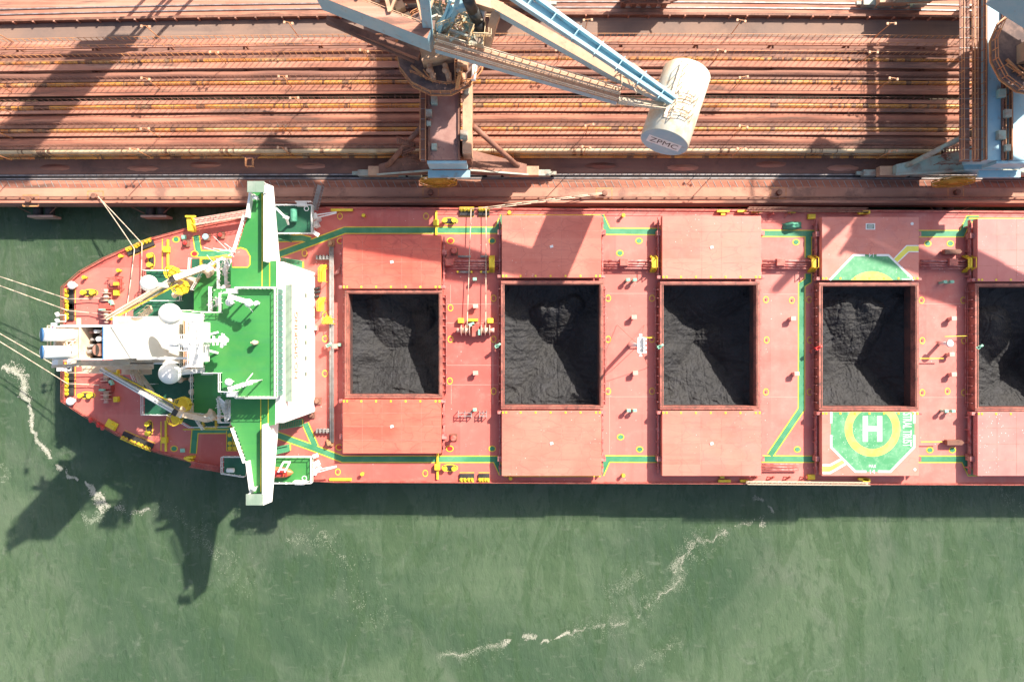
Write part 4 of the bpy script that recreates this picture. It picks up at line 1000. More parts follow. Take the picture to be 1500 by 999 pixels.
# bitts
def bitts(px,py,ang=0,L=1.35):
    c = D(px,py); R_ = Matrix.Rotation(ang,3,'Z'); m_ = MB()
    for s in (-1,1):
        p = c+R_@Vector((s*L/2*1.1,0,0)); m_.tube(p,p+Vector((0,0,.75)),.3,16); m_.tube(p+Vector((0,0,.75)),p+Vector((0,0,.9)),.4,16)
    o = m_.build('mooring_bitts', M['yellow'], ship)
    b = MB(); b.cbox(c+Vector((0,0,.01)),2.1,.75,.1,ang); b.build('bitts_base', M['black'], o)
    b = MB(); pts = [c+R_@Vector((1.35*math.cos(a)*.95,.55*math.sin(a),0)) for a in [2*math.pi*k/20 for k in range(21)]]; b.ribbon(pts,.14,DZ+.02); b.build('painted_outline', M['yellow'], o)
for a in ((659,324,0),(659,685,0),(132,429,0),(128,579,0),(222,382,math.pi/2),(219,627,math.pi/2)): bitts(*a)
for q_ in ((534,317),(532,693),(912,317),(912,695),(177,357+40),(127,407),(180,376),(746,313),(748,699)):
    p = D(*q_); m_ = MB(); m_.tube(p,p+Vector((0,0,.8)),.22,12); m_.tube(p+Vector((0,0,.8)),p+Vector((0,0,.95)),.33,12,.26); m_.build('pedestal_roller', M['yellow'], ship)
# roller fairleads
def fairlead(px,py,ang,L=3.6):
    c = D(px,py); R_ = Matrix.Rotation(ang,3,'Z'); m_ = MB(); m_.cbox(c+R_@Vector((0,-.35,0)),L,1.0,.35,ang); o = m_.build('roller_fairlead', M['black'], ship, .04)
    y = MB()
    for k in (-.36,-.14,.14,.36):
        p = c+R_@Vector((k*L,.05,.35)); y.tube(p,p+Vector((0,0,.4)),.15,14); y.ring((p.x,p.y),.24,.31,DZ+.5,DZ+.6,14)
    y.bar(c+R_@Vector((-L/2,.42,.35)),c+R_@Vector((L/2,.42,.35)),.12,.2); y.ribbon([c+R_@Vector((-L/2,-1.0,0)),c+R_@Vector((L/2,-1.0,0))],.1,DZ+.03)
    y.build('fairlead_roller', M['yellow'], o)
fairlead(101.5,438,math.pi/2,3.4); fairlead(101.5,457,math.pi/2,2.8); fairlead(101.5,545,math.pi/2,3.2); fairlead(101.5,568,math.pi/2,2.6)
fairlead(196,364.5,math.radians(21),2.2); fairlead(214,356.5,math.radians(21),2.6); fairlead(191,643.5,math.pi-math.radians(24),2.8); fairlead(213,652.5,math.pi-math.radians(23),2.6)
fairlead(684,308.5,0,2.4); fairlead(709,308.5,0,1.8); fairlead(684,701,math.pi,2.4); fairlead(709,701,math.pi,1.8)
# yellow T posts, strips
for (x,y0,y1,bx) in ((639,309,345,327),(641,664,702,683),(246,351,399,366),(243,616,661,644)):
    a,b = D(x,y0,DZ+.3),D(x,y1,DZ+.3); m_ = MB(); m_.bar(a,b,.32,.25); m_.cbox(D(x,bx,DZ+.1),.85,.95,.7); m_.build('yellow_stores_beam', M['yellow'], ship, .03)
for (x0,x1,py) in ((485,517,308),(483,515,702),(1050,1068,309.5),(1080,1093,309.5),(1052,1070,704),(1084,1096,704),(1101,1115,310),(1155,1165,310.5)):
    a,b = D(x0,py,DZ+.4),D(x1,py,DZ+.4); m_ = MB(); m_.bar(a,b,.38,.4); m_.build('edge_step', M['yellow'], ship)
for q_ in ((1187.5,318),(1058,314.5),(1057,698),(1187,698)):
    m_ = MB(); m_.cbox(D(*q_),1.2 if q_[0]>1100 else .7,.8 if q_[0]>1100 else .4,.5); m_.build('davit_base', M['yellow'], ship,.04)
# stand posts (white light mast between hatch 2 and 3)
p = D(923,505); m_ = MB(); m_.tube(p,p+Vector((0,0,8.8)),.35,14,.22); o = m_.build('signal_mast', M['white'], ship)
m_ = MB(); tpz = p+Vector((0,0,8.8)); m_.cbox(tpz,.9,2.3,.15); m_.rail([tpz+Vector((-.45,-1.15,0)),tpz+Vector((.45,-1.15,0)),tpz+Vector((.45,1.15,0)),tpz+Vector((-.45,1.15,0))],.8,.6,.07,closed=True)
for k in (-1,-.4,.3,.9): m_.cbox(tpz+Vector((.6,k,.2)),.45,.4,.45)
m_.cbox(tpz+Vector((0,1.5,0)),.4,.4,.5); m_.cbox(tpz+Vector((0,-1.5,0)),.4,.4,.5); m_.build('mast_platform', M['white'], o)
m_ = MB()
for q_ in ((904,476),(944,476),(950,538),(899,540)): m_.bar(D(*q_,DZ+.1), p+Vector((0,0,7.5)), .05)
m_.build('mast_stay', M['rust'], o)
m_ = MB(); m_.bar(p+Vector((.9,1.15,2)),p+Vector((3.2,1.15,2)),.12); m_.build('mast_boom', M['yellow'], o)
p = D(1376,503); m_ = MB(); m_.tube(p,p+Vector((0,0,2.6)),.3,12); m_.tube(p+Vector((0,0,2.6)),p+Vector((0,0,2.9)),.62,18,.5); m_.build('light_post', M['white'], ship)
m_ = MB(); m_.bar(D(1384,493,DZ+1),D(1417,492,DZ+1),.1); m_.bar(D(1347,525,DZ+1),D(1382,525,DZ+1),.12); m_.bar(D(1349,647,DZ+1),D(1380,647,DZ+1),.12); m_.build('guard_bar', M['yellow'], ship)
for q_ in ((1390,370),(1393,647)):
    c = D(*q_); m_ = MB(); m_.prism([(c.x-1.3,c.y-.4),(c.x+1.1,c.y-.4),(c.x+1.5,c.y),(c.x+1.1,c.y+.4),(c.x-1.3,c.y+.4)],DZ+.2,DZ+1.1); m_.build('escape_hatch', M['rust'], ship,.04)
# chain stoppers on sides, misc posts
m_ = MB()
for (xs,yy) in ((range(1100,1190,24),698),(range(1100,1165,24),315)):
    for x in xs:
        c = D(x,yy); m_.bar(c,c+Vector((.6,0,1.1)),.12); m_.bar(c+Vector((1.2,0,0)),c+Vector((.6,0,1.1)),.12); m_.bar(c+Vector((.1,-.5,0)),c+Vector((.6,.3,1.1)),.1)
m_.build('davit_frame', M['red'], ship)
m_ = MB(); a=D(1116,681,DZ+.6)
for k in range(3): m_.tube(D(1116,680+k*4,DZ+.6),D(1170,680+k*4,DZ+.6),.14,8)
m_.build('stowed_pipe', M['pipe'], ship)
# small hose-handling cranes near the bridge
for (px,py,s) in ((468,322,1),(468,686,-1)):
    p = D(px,py); m_ = MB(); m_.tube(p,p+Vector((0,0,2.6)),.4,12,.3); m_.cbox(p+Vector((-.2,0,2.2)),1.2,.9,.8,.3*s)
    for k in (-.25,.25): m_.bar(p+Vector((0,k,2.7)),p+Vector((3.6,k*.3-s*(-.6 if s>0 else .9),3.1)),.16)
    m_.cbox(p+Vector((-.3,-.9*s,.0)),.8,.9,1.4,.4); m_.build('hose_davit', M['white'], ship,.03)

# ------------------------------------------------------------------ superstructure
def pz(pts, z): return [W(x,y,z).xy for x,y in pts]
acc = MB(); FX = -32.3
Z1, Z2, ZW, ZC = 11.0, 17.5, 23.6, 26.5
def slab(name, m, pts, z, th, parent=ship, wallm=None, bev=0):
    a = MB(); a.prism(pz(pts,z), z-th, z-.012); o = a.build(name, wallm or M['white'], parent)
    b = MB(); b.prism([Vector(p)*1.0 for p in pz(pts,z)], z-.01, z); b.build('deck_paint', m, o); return o
# front facade block
a = MB(); a.box(-39.5,FX,-11.6,11.2,DZ,ZW-.38); a.box(-42,-39.5,-7.4,7.0,DZ,ZW-.38); house = a.build('accommodation_block', M['white'], ship, .06)
# front lower wings of the block (pentagonal plan seen below the bridge)
a = MB(); a.box(FX,FX+.05,-9,8,9,22) ; 
# bridge front windows (slanting band) and ledge
w_ = MB(); 
for k in range(20):
    y = -7.6+k*.745; w_.add([(FX+.06,y,23.9),(FX+.06,y+.66,23.9),(FX-.12,y+.66,25.6),(FX-.12,y,25.6)],[(0,1,2,3)])
w_.build('bridge_window', M['glass'], house)
a = MB(); a.box(-39.3,FX-.15,-7.7,7.2,ZW+.02,ZC-.32); a.build('wheelhouse', M['white'], house)
gal = MB(); gal.box(FX,FX+.9,-8.6,8.0,ZW-1.0,ZW-.9); gal.rail([(FX+.9,-8.6,ZW-.9),(FX+.9,8,ZW-.9)],1.1,1.6,.04,(1.0,)); gal.build('front_gallery', M['paleg'] if 'paleg' in M else M['padgreen'], house)
for r_ in range(4):
    for k in range(7):
        y = -7.6+k*2.45; z = 9.9+r_*2.9
        if r_ in (0,2,3) or k in (0,5): continue
        w_ = MB(); w_.box(FX+.03,FX+.06,y-.3,y+.3,z,z+.8); w_.build('window', M['glass'], house)
tx = MB(); vs,fs = text_mesh('NO SMOKING',1); mw = max(v[0] for v in vs); mh = max(v[1] for v in vs)
L_ = 9.9; hgt = 1.5
tx.add([(FX+.07,-5.55+x/mw*L_,18.2+(1-y/mh)*0+ y/mh*hgt-.9) for x,y in vs],fs); tx.build('no_smoking_lettering', M['letters'], house)
# wing/bridge deck
WU = [(352,424),(338,424),(338,386),(345,372),(352,350),(363,316),(365,282),(388,282),(388,300),(389,382),(405,382),(405,424)]
WLo = [(352,578),(338,578),(338,621),(346,632),(357,664),(366,690),(367,722),(384,722),(386,625),(403,622),(404,578)]
slab('bridge_wing', M['green'], WU, ZW, .35); slab('bridge_wing', M['green'], WLo, ZW, .35)
slab('aft_bridge_deck', M['green'], [(312,423),(352,423),(352,580),(312,580)], ZW-.03, .3)
for pts in ([(386,282),(397.5,270),(388,381)],[(383,722),(393,735),(388,625)]): pass
# front bulwark of wings: a tall white face tapering in height
for s,(tipx,tipy,inx,iny) in ((1,(388,268,388,383)),(-1,(386,740,386,622))):
    T1 = W(tipx,tipy,25.2); T2 = W(inx,iny,25.2); b = MB()
    lowt, lowi = 23.0, 20.2
    # outer face from top edge (z25.2) down to the knee
    xo = .45
    pts = [T1,T2,Vector((T2.x+xo,T2.y,lowi)),Vector((T1.x+xo,T1.y,lowt)),T1+Vector((-.22,0,0)),T2+Vector((-.22,0,0)),Vector((T2.x-.22,T2.y,lowi)),Vector((T1.x-.22,T1.y,lowt))]
    b.add(pts,[(0,1,2,3),(4,7,6,5),(0,4,5,1),(1,5,6,2),(2,6,7,3),(3,7,4,0)]); b.build('wing_bulwark', M['white'], ship,.03)
    # wing end canopy
    c = MB(); cx,cy = (375,274) if s>0 else (373,731.5); e = W(cx,cy,26); c.cbox(e,2.35,1.55,.12); oo = c.build('wing_end_canopy', M['padgreen'], ship,.03)
    c = MB()
    for i_ in (-1,1):
        for j_ in (-1,1): c.bar(e+Vector((i_*1.0,j_*.65,-2.4)),e+Vector((i_*1.0,j_*.65,0)),.12)
    c.build('canopy_post', M['white'], oo)
    # aft bulwark
    c = MB(); a_,b_ = (W(366,282,24.7),W(361,318,24.7)) if s>0 else (W(367,722,24.7),W(361,676,24.7)); c.bar(a_-Vector((0,0,.55)),b_-Vector((0,0,.55)),.3,1.15); c.build('wing_bulwark', M['white'], ship)
    c = MB(); l3 = [(361,318),(345,370)] if s>0 else [(361,676),(343,626)]; c.rail([W(x,y,ZW) for x,y in l3],1.2,.55,.09,(1,.66,.33)); c.build('wing_railing', M['white'], ship)
    # searchlight
    c = MB(); e = W(380,293,ZW) if s>0 else W(378,712,ZW); c.tube(e,e+Vector((0,0,1.5)),.09,8); c.tube(e+Vector((-.3,.1,1.6)),e+Vector((.3,-.1,1.6)),.3,12); c.build('searchlight', M['white'], ship)
# yellow lines on wing deck
yl = MB()
for ln in ([(384,284),(384,421)],[(395,384),(395,421)],[(382,582),(382,720)],[(393,582),(393,622)]): yl.ribbon([W(x,y,ZW) for x,y in ln],.11,ZW+.01)
oct_ = [(339,366),(353,363),(361,366),(366.5,376),(366,388),(363,391.5),(340,391.5)]
yl.ribbon([W(x,y,ZW) for x,y in oct_],.14,ZW+.012); yl.build('wing_line', M['yellow'], ship)
a = MB(); a.prism(pz([(339,367),(353,364),(360.5,367),(365.5,376),(365,388),(362,391),(340,391)],ZW),ZW+.004,ZW+.02); a.build('red_pad', M['deck'], ship)
# compass deck
CD = [(300,458),(326,458),(326,430),(349,430),(349,421.5),(406,421.5),(406,582.5),(349,582.5),(349,573),(325,573),(325,546),(300,546)]
cdk = slab('compass_deck', M['green'], CD, ZC, .3)
c = MB(); c.rail([W(x,y,ZC) for x,y in CD],1.1,.9,.075,closed=True); c.build('compass_deck_railing', M['white'], cdk)
c = MB()
for y0 in (423,581):
    for k in range(9): p = W(351+k*6,y0,ZC); c.cbox(p,.35,.12,.9)
c.build('light_rack', M['white'], cdk)
# items on compass deck
def dome(px,py,z,r,name='radome',h=1.0,par=ship,zs=1.0):
    p = W(px,py,z); m_ = MB(); m_.tube(p-Vector((0,0,h)),p,r*.3,12); m_.sphere(p+Vector((0,0,0)),r,28,16,zs); return m_.build(name, M['white'], par)
dome(336,443,ZC+1.6,.52,h=1.6,par=cdk); dome(335,560,ZC+1.6,.52,h=1.6,par=cdk)
m_ = MB(); p = W(379,446,ZC); m_.tube(p,p+Vector((0,0,3.4)),.12,10); m_.sphere(p+Vector((-.1,0,3.4)),.55,18,12,.8); m_.cbox(p+Vector((.7,0,2.4)),.5,.5,.6,.5); m_.bar(p+Vector((.2,0,2.5)),p+Vector((1.1,.1,2.5)),.1); m_.build('antenna_post', M['white'], cdk)
m_ = MB(); p = W(384,556.5,ZC); m_.tube(p,p+Vector((0,0,3.4)),.1,10); m_.cbox(p+Vector((0,0,3.0)),.9,.35,.35,.1); m_.build('antenna_post', M['white'], cdk)
m_ = MB(); p = W(376.5,502,ZC); m_.tube(p,p+Vector((0,0,1.0)),.28,12); m_.sphere(p+Vector((.05,0,1.15)),.34,12,8); m_.cbox(p+Vector((-.3,0,.7)),.3,.3,.4,.4); m_.build('magnetic_compass', M['cream'], cdk)
for (px,py,s) in ((352,440,1),(352,564,-1)):
    a_,b_ = W(px-16,py-6*s,ZC+3),W(px+16,py+4*s,ZC+3.4); m_ = MB()
    for k in (-.18,.18): m_.bar(a_+Vector((0,k,0)),b_+Vector((0,k,0)),.1)
    for k in range(9): q_ = a_.lerp(b_,k/8); m_.cbox(q_+Vector((0,0,-.2)),.22,.6,.4,random.uniform(-.5,.5))
    m_.tube(a_.lerp(b_,.35)-Vector((0,0,3.1)),a_.lerp(b_,.35),.14,10); m_.bar(b_-Vector((.6,.2*s,0)),b_+Vector((-.4,-1.1*s,-1.6)),.09); m_.build('antenna_yard', M['white'], cdk)
# radar mast
mx = W(302,502,ZC); m_ = MB(); m_.tube(mx,mx+Vector((-.6,0,8.5)),.75,16,.45)
for s in (-1,1): m_.bar(mx+Vector((1.6,s*1.4,0)),mx+Vector((-.2,s*.3,5.2)),.25)
mast = m_.build('radar_mast', M['white'], ship)
m_ = MB()
def plate(cx,cy,z,w_,d_): 
    e = W(cx,cy,z); m_.cbox(e,w_,d_,.15); m_.rail([e+Vector((-w_/2,-d_/2,.1)),e+Vector((w_/2,-d_/2,.1)),e+Vector((w_/2,d_/2,.1)),e+Vector((-w_/2,d_/2,.1))],1.0,.8,.07,closed=True)
plate(288,502,31.5,1.7,6.2); plate(298,486,29,1.8,2.4); plate(297,517,29,1.8,2.2); plate(276,502,34.5,1.2,2.0)
m_.build('mast_platform', M['white'], mast)
m_ = MB(); e = W(300,499,30.5); m_.bar(e,e+Vector((3.0,.05,-.2)),.45,.4); 
for k in range(7): m_.cbox(e+Vector((.9+k*.33,0,-.1)),.14,.5+.75*(k%2),.45,.3*(k%3-1))
m_.bar(e+Vector((2.2,-.9,0)),e+Vector((2.4,.9,0)),.3); m_.bar(e+Vector((2.2,-.9,0)),e+Vector((3.1,.1,0)),.2); m_.bar(e+Vector((2.2,.9,0)),e+Vector((3.1,.1,0)),.2)
m_.build('forward_bracket', M['white'], mast)
m_ = MB(); e = W(262,500,35.5); m_.bar(e+Vector((-1.2,0,.3)),e+Vector((1.8,0,.3)),.35,.3); m_.tube(e+Vector((0,0,-1)),e,.2,10); e = W(298,500,33); m_.bar(e+Vector((-.5,-1.6,.3)),e+Vector((.5,1.6,.3)),.32,.28); m_.build('radar_scanner', M['white'], mast)
for (px,py,s) in ((249,460,1),(249,547,-1)):
    e = W(px,py,29); m_ = MB(); m_.sphere(e,1.42,32,20); o = m_.build('satellite_dome', M['white'], ship)
    m_ = MB(); m_.tube(Vector((e.x+3.5,e.y-s*.4,Z1)),e+Vector((0,0,-1.2)),.28,14,.4); m_.bar(e+Vector((0,0,-.9)),mx+Vector((-.6,s*2.6,2.0)),.35,.5); m_.build('dome_support', M['white'], o)
m_ = MB(); m_.sphere(W(218,415,24),1.15,28,18); e = W(218,415,24); m_.tube(Vector((e.x,e.y,Z1)),e,.25,12,.35); m_.build('satellite_dome', M['white'], ship)
for (px,py) in ((256,432),(303,419),(303,431),(303,439),(291,432),(264,556),(281,556),(281,574),(296,558),(248,588)): 
    z = Z1+2.2 if px in (256,) else Z1+3; e = W(px,py,z); m_ = MB(); m_.tube(Vector((e.x,e.y,Z1)),e,.22,10); m_.sphere(e,.52,16,10,.6); m_.build('gooseneck_vent', M['cream'], ship)
# lower aft decks
A1 = [(195,455),(214,441),(214,397),(251,397),(280,397),(281,379),(336,379),(345,425),(345,580),(336,624),(281,625),(250,607),(212,607),(212,580),(195,545)]
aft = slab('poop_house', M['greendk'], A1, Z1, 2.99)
c = MB(); c.rail([W(x,y,Z1) for x,y in A1[:6]],1.1,1.0,.08); c.rail([W(x,y,Z1) for x,y in A1[9:]],1.1,1.0,.08); c.rail([W(214,397,Z1),W(214,441,Z1),W(268,441,Z1),W(268,397,Z1)],1.1,1.,.08); c.rail([W(212,562,Z1),W(232,562,Z1)],1.1,1,.08)
c.build('poop_railing', M['white'], aft)
# tier 2 decks beside casing
A2 = [(284,425),(300,396),(345,396),(345,610),(284,604),(284,545),(268,545),(268,455),(284,455)]
t2 = slab('tier_deck', M['green'], A2, 15.5, .25)
c = MB(); c.rail([W(x,y,15.5) for x,y in ((284,425),(300,396),(330,396))],1.1,1,.08); c.rail([W(x,y,15.5) for x,y in ((284,455),(268,455),(268,545),(284,545),(284,604),(345,610))],1.1,1,.08); c.build('tier_railing', M['white'], t2)
# stairs behind wheelhouse
c = MB()
for (x0,y0,x1,y1,za,zb) in ((318,446,330,432,ZW-6,ZW),(318,556,330,572,ZW-6,ZW),(328,400,334,385,17,21),(330,606,325,586,17,ZW),(308,452,322,440,20,26),(335,420,322,424,19,23),(336,588,337,612,19,23)):
    c.stair(W(x0,y0,za),W(x1,y1,zb),.9,14,.08)
for (x0,y0,x1,y1,z) in ((311,421,311,457,ZW),(322,381,338,381,20),(323,381,323,424,20),(325,618,340,618,20),(324,580,324,618,20),(334,385,334,421,20),(335,585,335,618,20),(286,457,312,457,20),(312,457,345,457,20),(300,548,325,548,20),(300,396,330,378,18),(283,603,300,628,16)):
    c.rail([W(x0,y0,z),W(x1,y1,z)],1.1,.6,.085,(1,.66,.33))
for k in range(16):
    a_ = W(random.choice((311,324,336)),random.uniform(382,424) if k%2 else random.uniform(580,618),19.5); c.bar(a_,a_+Vector((random.uniform(-.8,.8),random.uniform(-.9,.9),random.uniform(.5,2))),.08)
c.build('exterior_stair', M['white'], ship)
# tan ventilator houses
for (x0,x1,y0,y1,z,m) in ((287,299,407,443,Z1+4,'cream'),(288,299,563,600,Z1+4,'brown'),(268,281,459,546,18.5,'cream')):
    a_,b_ = W(x0,y0,z),W(x1,y1,z); q_ = MB(); q_.box(a_.x,b_.x,b_.y,a_.y,Z1,z); o = q_.build('vent_house', M[m], ship,.05)
    q_ = MB(); q_.box(a_.x+.15,b_.x-.15,b_.y+.2,a_.y-.2,z,z+.08); q_.build('roof', M['brown'], o)
# casing and funnel
a = MB(); a.box(-58.5,-50.5,-3.4,3.6,Z1-2.9,20); cas = a.build('engine_casing', M['white'], ship,.06)
a = MB(); a.box(-58.3,-50.7,-3.2,3.4,20.01,20.03); a.build('casing_roof', M['cream'], cas)
fx0, fx1, fy0, fy1, fz = -56.4, -50.25, -2.3, 1.85, 36.0
a = MB()
a.box(fx1-.12,fx1,fy0,fy1,20,fz); a.box(fx0,fx0+.12,fy0,fy1,20,fz); a.box(fx0+.12,fx1-.12,fy0,fy0+.12,20,fz); a.box(fx0+.12,fx1-.12,fy1-.12,fy1,20,fz)
fun = a.build('funnel', M['white'], ship)
a = MB(); a.box(fx0+.12,-53.25,fy0+.12,fy1-.12,fz-.5,fz-.35); a.box(-53.3,-53.1,fy0+.12,fy1-.12,fz-2.5,fz); a.build('funnel_platform', M['cream'], fun)
a = MB(); a.box(-53.1,fx1-.13,fy0+.13,fy1-.13,31,31.1); a.build('funnel_floor', M['black'], fun)
a = MB(); a.box(fx1-.14,fx1+.01,fy0-.01,fy1+.01,fz+.004,fz+.03); a.build('funnel_trim', M['blue'], fun)
a = MB(); a.tube((-51.7,-1.1,31),(-51.3,-1.1,35.2),.85,20,.78); a.build('exhaust_pipe', M['rustpipe'], fun)
a = MB(); a.tube((-51.7,-1.1,35.2),(-51.72,-1.1,35.24),.7,20); a.build('exhaust_mouth', M['black'], fun)
for (x,y,r,h,m) in ((-51.0,.9,.3,34.8,'rustpipe'),(-51.6,1.2,.22,35.3,'white'),(-52.4,1.1,.2,35,'rustpipe'),(-51.2,.25,.3,35.4,'white'),(-52.5,.2,.18,34.6,'grey'),(-52.6,-.6,.2,35,'grey'),(-52.7,-1.3,.22,35,'grey'),(-51.9,.6,.16,34,'grey')):
    MB().tube((x,y,31),(x-.1,y,h),r,14).build('exhaust_pipe', M[m], fun)
a = MB()
for k in range(8): a.bar((-53+random.random()*2.2,fy0+.4+random.random()*3.2,33+random.random()),(-53+random.random()*2.4,fy0+.3+random.random()*3.3,34.3),.14)
a.build('pipe_bracing', M['black'], fun)
for y in (.75,-1.35):
    a = MB(); a.tube((-54.0,y,fz-1),(-56.2,y,38.3),.76,26,.78); o = a.build('exhaust_stack', M['white'], fun)
    a = MB(); a.tube((-56.2,y,38.3),(-56.28,y,38.38),.80,26,.80); a.tube((-56.28,y,38.38),(-56.3,y,38.4),.66,26,.66); a.build('stack_rim', M['blue'], o)
a = MB(); a.rail([(fx0,fy0,fz),(fx0,fy1,fz)],1.1,.8,.1); a.bar((fx0-1.2,fy0-.9,fz-1.5),(fx0+2,fy0-.7,fz-1.5),.35); a.bar((-54.0,fy0-.9,34.9),(-54.0,fy1+1.0,34.9),.25,.5)
for k in range(12): a.bar((-56+random.random()*2.4,fy0+.5+random.random()*3.2,fz-.3),(-56+random.random()*2.6,fy0+.4+random.random()*3.4,fz+.7),.13)
a.build('funnel_ladder', M['cream'], fun)
a = MB(); a.bar((-56.4,1.9,34.7),(-46,1.9,34.7),.22); a.bar((-46,1.9,34.7),(-43.5,1.7,33),.2); a.bar((-50.2,-2.35,28.5),(-43.5,-2.3,28.5),.3); a.build('bridge_stay', M['white'], fun)
# platforms on lower side of the casing
a = MB()
for (x0,x1,y0,y1,z) in ((98,190,528,535,24),(120,170,536,545,19),(165,225,530,540,20),(178,222,536,548,16)):
    p_,q_ = W(x0,y0,z),W(x1,y1,z); a.box(p_.x,q_.x,q_.y,p_.y,z-.1,z); a.rail([(p_.x,q_.y,z),(q_.x,q_.y,z)],1.1,.8,.08); a.rail([(p_.x,p_.y,z),(q_.x,p_.y,z)],1.1,.8,.08)
a.stair(W(195,536,18),W(222,572,11),.9,16); a.stair(W(200,545,16),W(210,575,11),.9,14); a.stair(W(222,452,15),W(200,470,11),.9,10)
a.build('casing_gallery', M['cream'], cas)
a = MB(); a.cbox(W(88,530,30),.8,.9,1.0); a.bar(W(84,541,24),W(104,541,24),.5,.3); a.bar(W(102,520,24),W(102,541,24),.5,.3); a.build('stern_light_bracket', M['white'], cas)
p = W(85,468,13); a = MB(); a.bar(D(96,472),p+Vector((1.2,0,0)),.1); a.tube(p+Vector((0,.5,0)),p+Vector((0,1.0,.3)),.3,12); a.tube(p+Vector((0,-.5,0)),p+Vector((0,0,.3)),.3,12); a.bar(p+Vector((1.2,.7,0)),p+Vector((1.2,-.4,0)),.1); a.bar(p+Vector((1.2,.7,0)),p+Vector((0,.7,0)),.1); a.bar(p+Vector((1.2,-.3,0)),p+Vector((0,-.3,0)),.1); a.build('stern_lamp', M['white'], ship)
# ensign
t = thing('ensign_flag', 'small white flag with red and blue disc flying at the stern beside the funnel', 'flag', W(78,482,26))
a = MB(); b0 = W(74,486,27); vs=[]; 
for i_ in range(9):
    for j_ in range(5): vs.append(b0+Vector((i_*.16,j_*.3,.12*math.sin(i_*.9)+i_*.05)))
a.add(vs,[(i_*5+j_,(i_+1)*5+j_,(i_+1)*5+j_+1,i_*5+j_+1) for i_ in range(8) for j_ in range(4)],True); a.build('cloth', M['mark'], t)
c_ = b0+Vector((.65,.6,.28)); a = MB(); a.ring((c_.x,c_.y),.01,.24,c_.z,c_.z+.02,14); a.build('emblem', M['redbright'], t)
a = MB(); a.add([c_+Vector((.24*math.cos(v),.24*math.sin(v),.03)) for v in [math.pi+k*math.pi/8 for k in range(9)]],[tuple(range(9))]); a.build('emblem_lower', M['navy'], t)
a = MB(); a.tube(D(97,478,DZ),b0+Vector((-.05,.6,0)),.06,8); a.build('flagstaff', M['white'], t)
# provision cranes
def prov(name_lab, s):
    if s > 0: piv, tip, end, col = W(258,410,18.5), W(158,467,18.5), W(300,392,17), W(258,412,Z1)
    else: piv, tip, end, col = W(262,603,18.5), W(150,541,18.5), W(303,614,17), W(262,604,Z1)
    m_ = MB(); m_.tube(Vector((piv.x,piv.y,Z1)),Vector((piv.x,piv.y,18)),.95,20,.8); o = m_.build('provision_crane', M['cream'], ship)
    d_ = (tip-piv).normalized(); nn = Vector((-d_.y,d_.x,0))
    m_ = MB(); m_.bar(piv+Vector((0,0,.6))-d_*1.0+nn*s*-.15,tip+Vector((0,0,.3)),.62,.55); m_.build('boom', M['white'] if s<0 else M['cream'], o,.03)
    m_ = MB(); m_.bar(piv+Vector((0,0,.3))+nn*s*.55,piv.lerp(tip,.75)+nn*s*.5,.5,.08) ; m_.build('boom_walkway', M['grey'], o)
    m_ = MB(); m_.bar(piv+nn*.0+Vector((0,0,.9)),end,.85,.8); m_.bar(end,end+Vector((.3,-s*1.4,-.8)),.5); m_.tube(end+Vector((-.5,-.1*s,-.4)),end+Vector((1.0,-.7*s,-.4)),.62,16); m_.tube(end,Vector((end.x,end.y,Z1)),.5,12); m_.build('boom_heel', M['cream'], o,.03)
    m_ = MB(); off = nn*s*.9
    m_.rail([piv+off+Vector((0,0,.1)),piv.lerp(tip,.95)+off*.6+Vector((0,0,.1))],.7,1.2,.09)
    for c2_,r_ in ((piv+nn*s*1.2,1.15),(piv-nn*s*1.2,1.0)):
        pts = [c2_+Vector((r_*math.cos(k*math.pi/4),r_*math.sin(k*math.pi/4),-.6)) for k in range(8)]
        m_.rail(pts,1.1,.5,.09,closed=True); m_.prism([(p_.x,p_.y) for p_ in pts],pts[0].z-.1,pts[0].z)
    c3 = end+Vector((-.6,s*1.0,-3)); m_.rail([c3+Vector((-1,-.6,0)),c3+Vector((1,-.6,0)),c3+Vector((1,.6,0)),c3+Vector((-1,.6,0))],1.0,.4,.09,closed=True)
    m_.build('crane_platform', M['yellow'], o)
    m_ = MB(); m_.cbox(piv+Vector((0,0,1.0)),.7,.9,.35,math.atan2(d_.y,d_.x)); m_.build('winch_cable', M['black'], o)
    m_ = MB(); m_.bar(piv+Vector((0,0,1.2)),tip+Vector((0,0,.7)),.06); m_.build('hoist_cable', M['black'], o)
prov('a',1); prov('b',-1)
